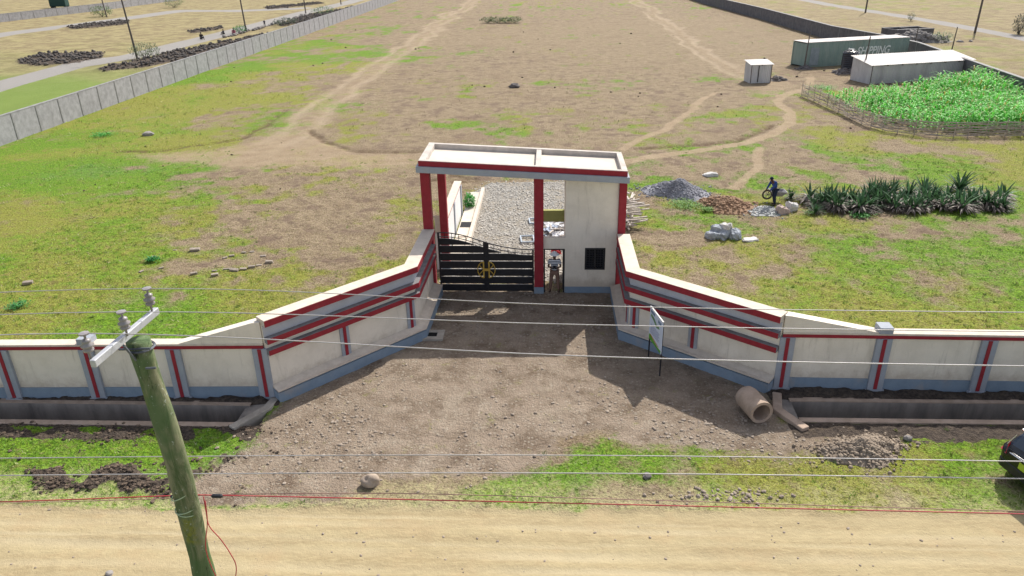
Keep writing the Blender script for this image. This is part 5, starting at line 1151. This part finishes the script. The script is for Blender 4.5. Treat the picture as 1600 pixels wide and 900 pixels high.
sit = dict(stand); sit.update(pel=(0, 0, .22), wai=(0, -.03, .38), che=(0, -.06, .60), nec=(0, -.08, .75), hb=(0, -.10, .83), ht=(0, -.12, .94), shL=(.18, -.05, .68), elL=(.24, -.15, .45), wrL=(.14, -.35, .40), haL=(.10, -.40, .40), shR=(-.18, -.05, .68), elR=(-.24, -.15, .45), wrR=(-.14, -.35, .40), haR=(-.10, -.40, .40), hiL=(.1, -.04, .2), knL=(.17, -.42, .42), anL=(.14, -.55, .08), toL=(.15, -.68, .035), hiR=(-.1, -.04, .2), knR=(-.17, -.42, .42), anR=(-.14, -.55, .08), toR=(-.15, -.68, .035))
x, y = g2(366, 55)
C_ = dict(skin=SKIN, hair=HAIR, eye=EYE, shoe=SHOE)
person((x, y, .0), .3, 1.15, sit, 'person in pink sitting on the dark soil bank by the left lane', dict(C_, shirt=smat('pink_cloth', (.40, .12, .16)), trousers=smat('maroon_cloth', (.16, .04, .05))), 'people beside the left lane', hands=False)
x, y = g2(315, 62)
person((x, y, .0), .8, 1.15, sit, 'person in black sitting lowest along the left lane', dict(C_, shirt=smat('black_cloth', (.02, .02, .022)), trousers=smat('charcoal_cloth', (.03, .028, .03))), 'people beside the left lane', hands=False)
x, y = g2(350, 54)
person((x, y, .0), -.4, .9, sit, 'small person in grey sitting just left of the person in pink', dict(C_, shirt=smat('grey_cloth', (.10, .10, .11)), trousers=smat('black_trousers', (.03, .03, .03))), 'people beside the left lane', hands=False)
x, y = g2(414, 42)
person((x, y, .0), .2, .72, stand, 'child in dark clothes standing beyond the seated people on the left lane', dict(C_, shirt=smat('dark_blue_cloth', (.03, .03, .06)), trousers=smat('dark_trousers', (.03, .03, .04))), 'people beside the left lane', hands=False)
x, y = g2(386, 50)
person((x, y, .0), -.2, .95, sit, 'person in a white top sitting at the foot of the left lane pole', dict(C_, shirt=smat('white_cloth', (.5, .5, .5)), trousers=smat('brown_cloth', (.08, .06, .05))), 'people beside the left lane', hands=False)
# ------------------------------------------------------------------ wheelbarrow
x, y = g2(1197, 315); wb = thing('wheelbarrow', (x, y, 0), 'tipped-up wheelbarrow with one round wheel beside the worker', 'wheelbarrow')
TYRE = pm('dusty_tyre', (.10, .085, .07), (.05, .045, .04), 5, .9); RIM = pm('dusty_rim', (.35, .31, .24), (.25, .22, .17), 5, .8)
def ringm(c, R1, r2, ax='y', n=26, mat=None, nm='tyre', par=None):
    m = MB(); rings = []
    for i in range(n+1):
        a = 2*math.pi*i/n; rings.append([(c[0]+(R1+r2*math.cos(t))*math.cos(a), c[1]+r2*math.sin(t)*1.1, c[2]+(R1+r2*math.cos(t))*math.sin(a)) for t in [2*math.pi*k/8 for k in range(8)]])
    m.loft(rings, caps=False); return put(nm, m, mat, par, smooth=True)
whl = bpy.data.objects.new('wheel', None); COL.objects.link(whl); whl.parent = wb; ORG[whl.name] = ORG[wb.name]
cz = .42; ringm((x, y-.05, cz), .24, .05, mat=TYRE, par=whl, nm='tyre')
m = MB()
for i in range(6): a = i*math.pi/3; m.beam((x, y-.05, cz), (x+.2*math.cos(a), y-.05, cz+.2*math.sin(a)), .02, .02, up=(0, 1, 0))
m.lathe([(.01, -.03), (.05, -.03), (.05, .03), (.01, .03)], n=10) if False else None
put('rim', m, RIM, whl)
m = MB(); a, b_, c, d = [(x+.25, y-.25), (x+.95, y-.32), (x+.95, y+.32), (x+.25, y+.25)]
m.loft([[(x+.30, y-.18, .35), (x+.75, y-.2, .35), (x+.75, y+.2, .35), (x+.30, y+.18, .35)], [(x+.1, y-.3, .68), (x+1.0, y-.34, .62), (x+1.0, y+.34, .62), (x+.1, y+.3, .68)], [(x+.14, y-.27, .68), (x+.96, y-.31, .62), (x+.96, y+.31, .62), (x+.14, y+.27, .68)], [(x+.33, y-.16, .38), (x+.72, y-.18, .38), (x+.72, y+.18, .38), (x+.33, y+.16, .38)]])
put('tray', m, pm('cement_dusted_steel', (.30, .29, .30), (.22, .21, .22), 5, .8), wb)
for s_ in (-.2, .2): m = MB(); m.tube([(x, y+s_*.4-.05, cz), (x+.3, y+s_, .34), (x+1.35, y+s_*1.4, .62)], .018, 6); m.tube([(x+.75, y+s_, .45), (x+.8, y+s_, .0)], .015, 6); put('handle', m, RIM, wb)
# ------------------------------------------------------------------ car at the right edge
ca = thing('parked_car', (12.0, 16.0, 0), 'black hatchback parked on the verge with red rear lights and yellow-green plate', 'car')
Mcar = Matrix.Translation((12.08, 15.9, 0)) @ Matrix.Rotation(math.radians(14), 4, 'Z')
PAINT = pm('black_car_paint', (.008, .009, .012), (.012, .013, .016), 2, .22, 0, 0, spec=.6); CGL = pm('tinted_window', (.02, .035, .06), (.03, .05, .08), 1, .08, 0, 0, spec=.8)
stn = [(0, .42, .80, .84, .70, .64), (.03, .30, .86, .92, .80, .70), (.10, .25, .92, 1.02, .85, .68), (.28, .24, .97, 1.30, .87, .63), (.48, .24, .98, 1.46, .88, .60), (1.0, .23, .97, 1.53, .88, .59), (1.7, .23, .95, 1.54, .88, .60), (2.3, .23, .94, 1.47, .88, .61), (2.75, .23, .93, 1.18, .87, .66), (3.0, .23, .92, .98, .87, .74), (3.6, .25, .84, .88, .84, .72), (3.9, .30, .74, .77, .76, .66), (4.0, .42, .62, .64, .64, .58)]
def ring_(s):
    x, zb, zB, zt, wB, wt = s; h = [(wB*.93, zb), (wB*.99, (zb+zB)/2), (wB, zB-.03), (wB*.97, zB), (wt+.03, zt-.07), (wt*.9, zt-.01), (wt*.5, zt+.015)]
    return [(x, -a, z) for a, z in h]+[(x, a, z) for a, z in reversed(h)]
body = MB(); glass = MB(); rr_ = [ring_(s) for s in stn]; n = 14; vs = [p for r in rr_ for p in r]; fb = []; fg = []
for i in range(len(stn)-1):
    for j in range(n):
        k = (j+1) % n; f_ = (i*n+j, i*n+k, (i+1)*n+k, (i+1)*n+j)
        side = j in (3, 9) and 3 <= i <= 7 and i not in (5,)
        rearw = j in (4, 5, 6, 7, 8) and i in (2, 3); front = j in (4, 5, 6, 7, 8) and i in (7, 8)
        (fg if side or rearw or front else fb).append(f_)
fb += [tuple(range(n)), tuple((len(stn)-1)*n+j for j in range(n))]
body.add(vs, fb); glass.add(vs, fg); bo = put('body', body.xf(Mcar), PAINT, ca, smooth=True); put('window', glass.xf(Mcar), CGL, ca, smooth=False)
LRED = pm('red_lens', (.45, .015, .02), (.38, .01, .015), 3, .15, 0, 0, spec=.6); CHR = pm('chrome', (.6, .6, .62), (.55, .55, .57), 3, .15, 1, 0)
for s_ in (-1, 1):
    m = MB(); m.loft([[(.02, s_*.62, .74), (.10, s_*.86, .72), (.30, s_*.895, .86), (.13, s_*.70, 1.06)], [(-.03, s_*.62, .74), (.06, s_*.89, .72), (.30, s_*.925, .88), (.09, s_*.72, 1.08)]]); put('tail_light', m.xf(Mcar), LRED, ca, bevel=.01)
m = MB(); m.tube([(-.035, -.5, .86), (-.05, 0, .90), (-.035, .5, .86)], .018, 6); put('chrome_strip', m.xf(Mcar), CHR, ca)
m = MB(); m.tube([(.20, -.66, 1.27), (.05, -.72, .98)], .014, 6); put('window_trim', m.xf(Mcar), CHR, ca)
m = MB(); m.tube([(.20, .66, 1.27), (.05, .72, .98)], .014, 6); put('window_trim', m.xf(Mcar), CHR, ca)
m = MB(); m.box((-.045, -.17, .62), (-.02, .17, .80)); put('number_plate', m.xf(Mcar), pm('yellow_green_plate', (.42, .55, .05), (.38, .50, .04), 5, .5, 0, 0), ca)
m = MB(); m.loft([[(.0, -.70, .30), (.0, .70, .30), (-.02, .72, .54), (-.02, -.72, .54)], [(.05, -.82, .28), (.05, .82, .28), (.04, .83, .56), (.04, -.83, .56)]]); put('bumper', m.xf(Mcar), TANK, ca, bevel=.02)
m = MB(); m.loft([[(.22, -.58, 1.47), (.22, .58, 1.47), (.22, .58, 1.50), (.22, -.58, 1.50)], [(.55, -.58, 1.50), (.55, .58, 1.50), (.55, .58, 1.54), (.55, -.58, 1.54)]]); put('spoiler', m.xf(Mcar), LRED, ca)
for xw in (.72, 3.15):
    for s_ in (-1, 1):
        w_ = bpy.data.objects.new('wheel', None); COL.objects.link(w_); w_.parent = ca; ORG[w_.name] = ORG[ca.name]
        m = MB(); Mw = Mcar @ Matrix.Translation((xw, s_*.80, .31)) @ Matrix.Rotation(math.pi/2, 4, 'X')
        m.lathe([(.19, -.1), (.29, -.1), (.315, -.07), (.315, .07), (.29, .1), (.19, .1)], n=28); put('tyre', m.xf(Mw), pm('tyre_rubber', (.02, .02, .02), None, 3, .9), w_, smooth=False)
        m = MB(); m.lathe([(.02, -.085), (.188, -.09), (.188, .09), (.02, .085)], n=20); put('rim', m.xf(Mw), CHR, w_)
# ------------------------------------------------------------------ bushes
def bush(name, x, y, rx, rz_, n, col, label, seed, lw=.05, ll=.16, cat='bush', group=None, squash=1.):
    r = rs(seed); o = thing(name, (x, y, 0), label, cat, group); u = r.randn(n, 3); u /= np.linalg.norm(u, axis=1)[:, None]; q = (.35+.65*r.rand(n)**.5)*(.75+.5*fbm(u[:, 0]*2+seed, u[:, 1]*2+u[:, 2], 1.3, seed))
    P = np.stack([x+u[:, 0]*rx*q, y+u[:, 1]*rx*q*squash, np.maximum(.05, rz_*(1+u[:, 2]*q)*.95)], 1)
    c = np.array([col])*(.55+.9*r.rand(n))[:, None]; V, Fc, k = blades(P, r.rand(n)*6.283, ll*(.7+.6*r.rand(n)), np.full(n, lw), r.rand(n)*1.2, r.rand(n), 2)
    put('foliage', fast_mesh('foliage', V, Fc, [M_LEAF], col=np.repeat(c, k, 0)), None, o)
    m = MB()
    for i in range(7): a = i*.9; m.tube([(x, y, 0), (x+rx*.3*math.cos(a), y+rx*.3*math.sin(a), rz_*.7), (x+rx*.6*math.cos(a), y+rx*.6*math.sin(a), rz_*1.4)], [.03*rz_+.01, .015*rz_+.006, .006], 5)
    put('stem', m, POLEW, o); return o
def bush_at(px, py, *a, **k): x, y = g2(px, py); return bush('bush', x, y, *a, **k)
bush_at(228, 92, 2.0, 1.1, 900, (.16, .20, .11), 'grey-green bush at the foot of the tall pole on the left lane', 101, .09, .3)
bush_at(160, 26, 2.6, 1.2, 600, (.12, .18, .07), 'green bush beside the pole on the second lane', 102, .15, .4)
bush_at(272, 12, 2.8, 1.2, 500, (.14, .18, .08), 'round bush beyond the second lane near the top', 103, .15, .4)
bush_at(375, 52, 1.1, .7, 400, (.06, .22, .05), 'bright green bush beside the person in pink', 104, .1, .3)
bush_at(1591, 54, 1.0, 1.5, 700, (.035, .05, .03), 'dark bush standing on the dry field at the right edge', 105, .1, .3)
bush_at(1423, 33, .7, .8, 200, (.10, .13, .06), 'small bush beside the right lane behind the container', 106, .08, .25)
bush_at(1470, 66, 1.6, .7, 400, (.22, .28, .15), 'pale green low bush beyond the rubble heap', 107, .1, .3)
for i, px in enumerate((762, 776, 790, 804)): bush_at(px, 36, 1.6, .55, 300, (.10, .14, .05), ['leftmost of the four low bushes far out in the field', 'second of the four low bushes far out in the field', 'third of the four low bushes far out in the field', 'rightmost of the four low bushes far out in the field'][i], 110+i, .12, .35, group='low bushes far out in the field')
bush('bush', -4.95+.62, 38.6, .35, .45, 700, (.05, .30, .04), 'bright green weed bush at the end of the low side wall', 115, .04, .16)
bush_at(505, 22, 2.5, .8, 500, (.08, .16, .06), 'dark green weeds along the left lane by the pole', 116, .12, .35, squash=2.2)
bush_at(445, 40, 2.2, .7, 450, (.05, .08, .045), 'very dark weeds between the left lane and the pale wall', 117, .12, .35, squash=1.8)
gx_, gy2 = g2(94, 12); gb = thing('storage_tank', (gx_, gy2, 0), 'dark green box-shaped tank beyond the far grey wall', 'tank')
m = MB(); m.box((gx_-2.2, gy2-1, .3), (gx_+2.2, gy2+1, 2.8)); put('tank_shell', m, smat('dark_green_paint', (.03, .07, .06)), gb, bevel=.2)
m = MB()
for a in (-1.8, 1.8): m = MB(); m.box((gx_+a-.15, gy2-.9, 0), (gx_+a+.15, gy2+.9, .298)); put('support', m, smat('support_steel', (.05, .05, .05)), gb)
# ------------------------------------------------------------------ loose stones and clods
def scatter(n, x0, x1, y0, y1, dens, seed):
    r = rs(seed); x = r.uniform(x0, x1, n); y = r.uniform(y0, y1, n); k = r.rand(n) < dens(x, y); return x[k], y[k]
def stones(name, x, y, S, mat, label, cat, seed, flat_=.6, sink=.3, z=None):
    zz = gsample(Z, x, y) if z is None else z
    V, Fc = rot_stones(np.stack([x, y, zz+S*(flat_-sink)], 1), S, seed, flat_)
    put(name, fast_mesh(name, V, Fc, mat if isinstance(mat, list) else [mat]), None, kind='stuff', label=label, cat=cat)
RST = pm('brown_grey_rubble', (.35, .29, .235), (.23, .185, .145), 5, .95, 0, .4, 30, (.48, .42, .35, .6))
GST = pm('grey_crushed_stone', (.58, .55, .50), (.36, .34, .31), 9, .95, 0, .3, 30, (.50, .41, .32, .5))
CLDG = pm('grey_brown_clods', (.085, .075, .07), (.14, .125, .11), 3, .95, 0, .5, 30)
CLD = pm('dark_clods', (.05, .038, .030), (.17, .125, .09), 6, .95, 0, .5, 30)
fr_ = lambda x, y: gsample('rubble', x, y)*np.clip(-.02+1.2*(fbm(x, y, .5, 90, 3)-.5)+.9*np.exp(-((x+6.8)**2/10+(y-17.3)**2/4))+.9*np.exp(-((x-4.4)**2/7+(y-18.6)**2/2.5))+.35*(y > 24), .05, 1)
x, y = scatter(46000, -13, 12.5, 14.8, 28, fr_, 201); S = .010+.050*rs(202).rand(len(x))**5; stones('rubble_stones', x, y, S, RST, 'loose brown-grey rubble scattered over the forecourt', 'rubble', 203, .42, .15)
x, y = scatter(15000, -5, 3.6, 28, 46, lambda x, y: gsample('gravelly', x, y)*.8, 204); S = .022+.04*rs(205).rand(len(x))**2; stones('driveway_gravel', x, y, S, GST, 'crushed grey stone covering the driveway inside the gate', 'gravel', 206)
x, y = scatter(34000, -17, -6.5, 14.7, 18.9, lambda x, y: sstep(.2, .9, gsample('soil', x, y)+1.1*(fbm(x, y, 2.6, 91, 4)-.45))*np.where(y > 17.5, .25, .6), 207); S = .008+.06*rs(208).rand(len(x))**4; stones('soil_clods', x, y, S, CLD, 'dark churned soil clods on the verge below the left drain', 'soil', 209, .55)
x, y = scatter(60000, -130, -42, 60, 260, lambda x, y: sstep(.4, .8, gsample('soil', x, y)), 210); S = .08+.20*rs(211).rand(len(x))**2; stones('soil_clods', x, y, S, CLDG, 'dark ploughed soil clods along the lanes left of the plot', 'soil', 212, .8)
x, y = scatter(900, 1.6, 7.5, 15.1, 15.9, lambda x, y: np.exp(-((x-4.6)/1.0)**2-((y-15.55)/.25)**2), 213); S = .02+.05*rs(214).rand(len(x))**2; stones('verge_stones', x, y, S, RST, 'small heap of grey stones on the verge near the road', 'rubble', 215)
x, y = scatter(420, -46, 46, 26, 140, lambda x, y: np.clip(.25+.6*gsample('bankm', x, y)-.4*gsample('gravelly', x, y), 0, 1), 216); S = (.02+.05*rs(217).rand(len(x))**2)*np.clip(y/35, 1, 2.5); stones('field_stones', x, y, S, CLD, 'small dark clods sprinkled over the field', 'soil', 218, .7)
x, y = scatter(700, -17, 15, 11.5, 14.6, lambda x, y: np.full(x.shape, .8), 230); S = .008+.035*rs(231).rand(len(x))**4; stones('road_stones', x, y, S, RST, 'small loose stones on the sandy road', 'stones', 232, .5)
# kerb of rough stones along the near edge of the left lane
e_ = off(LANE1, -3.0); r_ = rs(219); px_ = []
for s in np.arange(60, 105, .8):
    (xx, yy), _ = along(e_, s); px_.append((xx+r_.randn()*.25, yy+r_.randn()*.25))
px_ = np.array(px_); S = .18+.3*r_.rand(len(px_)); stones('lane_stones', px_[:, 0], px_[:, 1], S, STONE, 'rough stones lining the near edge of the left lane', 'stones', 220, .7)
# ------------------------------------------------------------------ grass
def grass():
    r = rs(301); XX = []; YY = []; SS = []
    for (x0, x1, y0, y1, dn, s_) in ((-17, 17, 15.0, 19, 46, 1.5), (-21, 21, 19.8, 28, 28, 1.7), (-26, 27, 28, 38, 15, 2.1), (-34, 36, 38, 54, 7, 2.6), (-42, 40, 54, 90, 3, 3.2)):
        n = int((x1-x0)*(y1-y0)*dn); XX.append(r.uniform(x0, x1, n)); YY.append(r.uniform(y0, y1, n)); SS.append(np.full(n, s_))
    x = np.concatenate(XX); y = np.concatenate(YY); s_ = np.concatenate(SS)
    gr = gsample('lush', x, y); bare = np.clip(gsample('rubble', x, y)*1.1+gsample('gravelly', x, y)*2+gsample('road', x, y)*1.3+gsample('soil', x, y)*1.2+gsample('tan', x, y)*1.1+gsample('rut', x, y), 0, 1)
    clump = fbm(x, y, 3.0, 92, 2)
    p = np.clip(.15+.85*sstep(.1, .8, gr), 0, 1)*(1-bare)**1.4*np.clip(.25+2.2*(clump-.35), .05, 1)
    incut = ((x < -8.6) & (y > 18.15) & (y < 19.85)) | ((x > 7.0) & (y > 18.8) & (y < 20.75))
    # keep off the walls and their plinths
    wdist = np.minimum(pdist(x, y, [(-4.8, 24.0)]+[(-4.75, 30.3), (-4.8, 38)]), np.minimum(pdist(x, y, [LW[0], LW[1]]), np.minimum(pdist(x, y, [RW_[0], RW_[1]]), pdist(x, y, [RW_[1], RW_[2]]))))
    yw = np.where(x < -8.7, np.abs(y-(19.85+(x+8.8)*.028)+.0), np.where(x > 7.1, np.abs(y-20.6), 9))
    inside = inpoly(x, y, [LW[0], LW[1], LW[2], (-4.7, 31), (2.9, 31), RW_[2], RW_[1], RW_[0]])
    k = (r.rand(len(x)) < p) & ~incut & (wdist > .42) & (yw > .42) & ~(inside & (y > 26.5)) & ~((x > .5) & (x < 3) & (y > 27) & (y < 30.5))
    x, y, s_, gr = x[k], y[k], s_[k], gr[k]; n = len(x); nb = 5
    hu = .6*gsample('hue', x, y)+.4*fbm(x, y, 1.1, 95, 2)+.10*r.randn(n); z = gsample(Z, x, y)
    lushk = sstep(.25, .75, gr+.18*r.randn(n))[:, None]
    fresh = np.array([(.21, .38, .03)]); yel = np.array([(.34, .36, .07)]); blu = np.array([(.12, .29, .07)]); dry = np.array([(.36, .29, .16)])
    c = fresh+(yel-fresh)*sstep(.50, .66, hu)[:, None]; c = c+(blu-c)*(.6*sstep(.42, .32, hu))[:, None]; c = dry+(c-dry)*lushk
    vs_ = (sstep(16.9, 14.9, y+2.2*(fbm(x, y, .9, 97, 3)-.5))*(r.rand(n) < .6))[:, None]; c = c+(np.array([(.50, .46, .24)])-c)*.8*vs_
    c *= (.55+.8*r.rand(n))[:, None]*(.7+.6*fbm(x, y, 4.5, 93, 2))[:, None]
    st = (r.rand(n) < .10)[:, None]; c = np.where(st, np.array([(.50, .46, .28)]), c); dk = (r.rand(n) < .07)[:, None]; c = np.where(dk, c*.35, c)
    rep = np.repeat(np.arange(n), nb); m_ = n*nb
    P = np.stack([x[rep]+r.randn(m_)*.035*s_[rep], y[rep]+r.randn(m_)*.035*s_[rep], z[rep]-.01], 1)
    L = (.03+.045*r.rand(m_))*s_[rep]*(.75+.5*np.clip(gr[rep], 0, 1)); V, Fc, k_ = blades(P, r.rand(m_)*6.283, L, .016*s_[rep]*(.7+.6*r.rand(m_)), .35+.9*r.rand(m_), .5*r.rand(m_), 1)
    me = fast_mesh('grass', V, Fc, [M_GRASS], col=np.repeat(c[rep], k_, 0)); put('grass', me, None, kind='stuff', label='short green and dry grass tufts over the field and verges', cat='grass')
    print('tufts', n)
grass()
def tussocks():
    r = rs(330); n0 = 9000; x = r.uniform(-26, 27, n0); y = 15+r.rand(n0)**1.0*37; gr = gsample('lush', x, y)
    bare = np.clip(gsample('rubble', x, y)+gsample('gravelly', x, y)*2+gsample('road', x, y)*2+gsample('soil', x, y)*.4+gsample('tan', x, y), 0, 1)
    ins = inpoly(x, y, [LW[0], LW[1], LW[2], (-4.7, 39), (2.9, 31), RW_[2], RW_[1], RW_[0]]) | ((x < -8) & (y > 17.9) & (y < 20.6)) | ((x > 6.4) & (y > 18.6) & (y < 21.4))
    wd = np.minimum(pdist(x, y, LW), pdist(x, y, RW_))
    k = (r.rand(n0) < .75*sstep(.15, .8, gr+.5*(fbm(x, y, .7, 96, 3)-.5))*(1-bare)) & ~ins & (wd > .6); x, y, gr = x[k], y[k], gr[k]; n = len(x); z = gsample(Z, x, y)
    rad = .05+.13*r.rand(n)**2; nb = 22; rep = np.repeat(np.arange(n), nb); m_ = n*nb
    P = np.stack([x[rep]+r.randn(m_)*rad[rep]*.5, y[rep]+r.randn(m_)*rad[rep]*.5, z[rep]-.01], 1)
    pal = np.array([(.10, .22, .02), (.15, .30, .03), (.07, .14, .025), (.24, .30, .05), (.30, .27, .12)]); c = pal[r.choice(5, n, p=[.3, .3, .15, .15, .1])]
    V, Fc, k_ = blades(P, r.rand(m_)*6.283, (.05+.07*r.rand(m_))*(rad[rep]/.1)**.5, .018+.014*r.rand(m_), .5+.8*r.rand(m_), .6*r.rand(m_), 1)
    put('grass_tussocks', fast_mesh('grass_tussocks', V, Fc, [M_GRASS], col=np.repeat((c[rep]*(.7+.6*r.rand(m_))[:, None]), k_, 0)), None, kind='stuff', label='darker grass tussocks dotted over the near field and verges', cat='grass')
tussocks()
# broad-leaved weeds
def weed(px, py, rad, n, col, label, seed):
    x, y = g2(px, py); r = rs(seed); u = r.randn(n, 2)*rad*.5; P = np.stack([x+u[:, 0], y+u[:, 1], .05+.1*r.rand(n)], 1)
    V, Fc, k = blades(P, r.rand(n)*6.283, .08+.08*r.rand(n), np.full(n, .06), r.rand(n)*.8, r.rand(n), 2)
    put('weed_patch', fast_mesh('weed_patch', V, Fc, [M_LEAF], col=np.repeat(np.array([col])*(.6+.8*r.rand(n))[:, None], k, 0)), None, None, (x, y, 0), label=label, cat='weeds')
weed(238, 408, .26, 260, (.03, .20, .04), 'dark green weed patch above the row of field blocks', 401)
weed(28, 480, .35, 260, (.05, .22, .05), 'dark green weed patch on the grass at the far left', 402)
weed(1072, 322, .9, 700, (.12, .26, .03), 'bright green weed patch in front of the ballast heap', 403)
weed(1105, 330, .3, 250, (.12, .26, .03), 'small bright green weed tuft in front of the sand heap', 404)
weed(160, 212, .9, 500, (.06, .33, .05), 'vivid green patch on the field near the left boundary wall', 405)
weed(1345, 338, .5, 350, (.05, .26, .03), 'bright green weeds along the front of the agave clump', 406)
weed(1265, 335, .3, 100, (.10, .22, .04), 'small green weeds below the left end of the agave clump', 407)
weed(1285, 138, 1.4, 700, (.10, .30, .04), 'bright green weeds growing before the stone heap of the tank', 408)
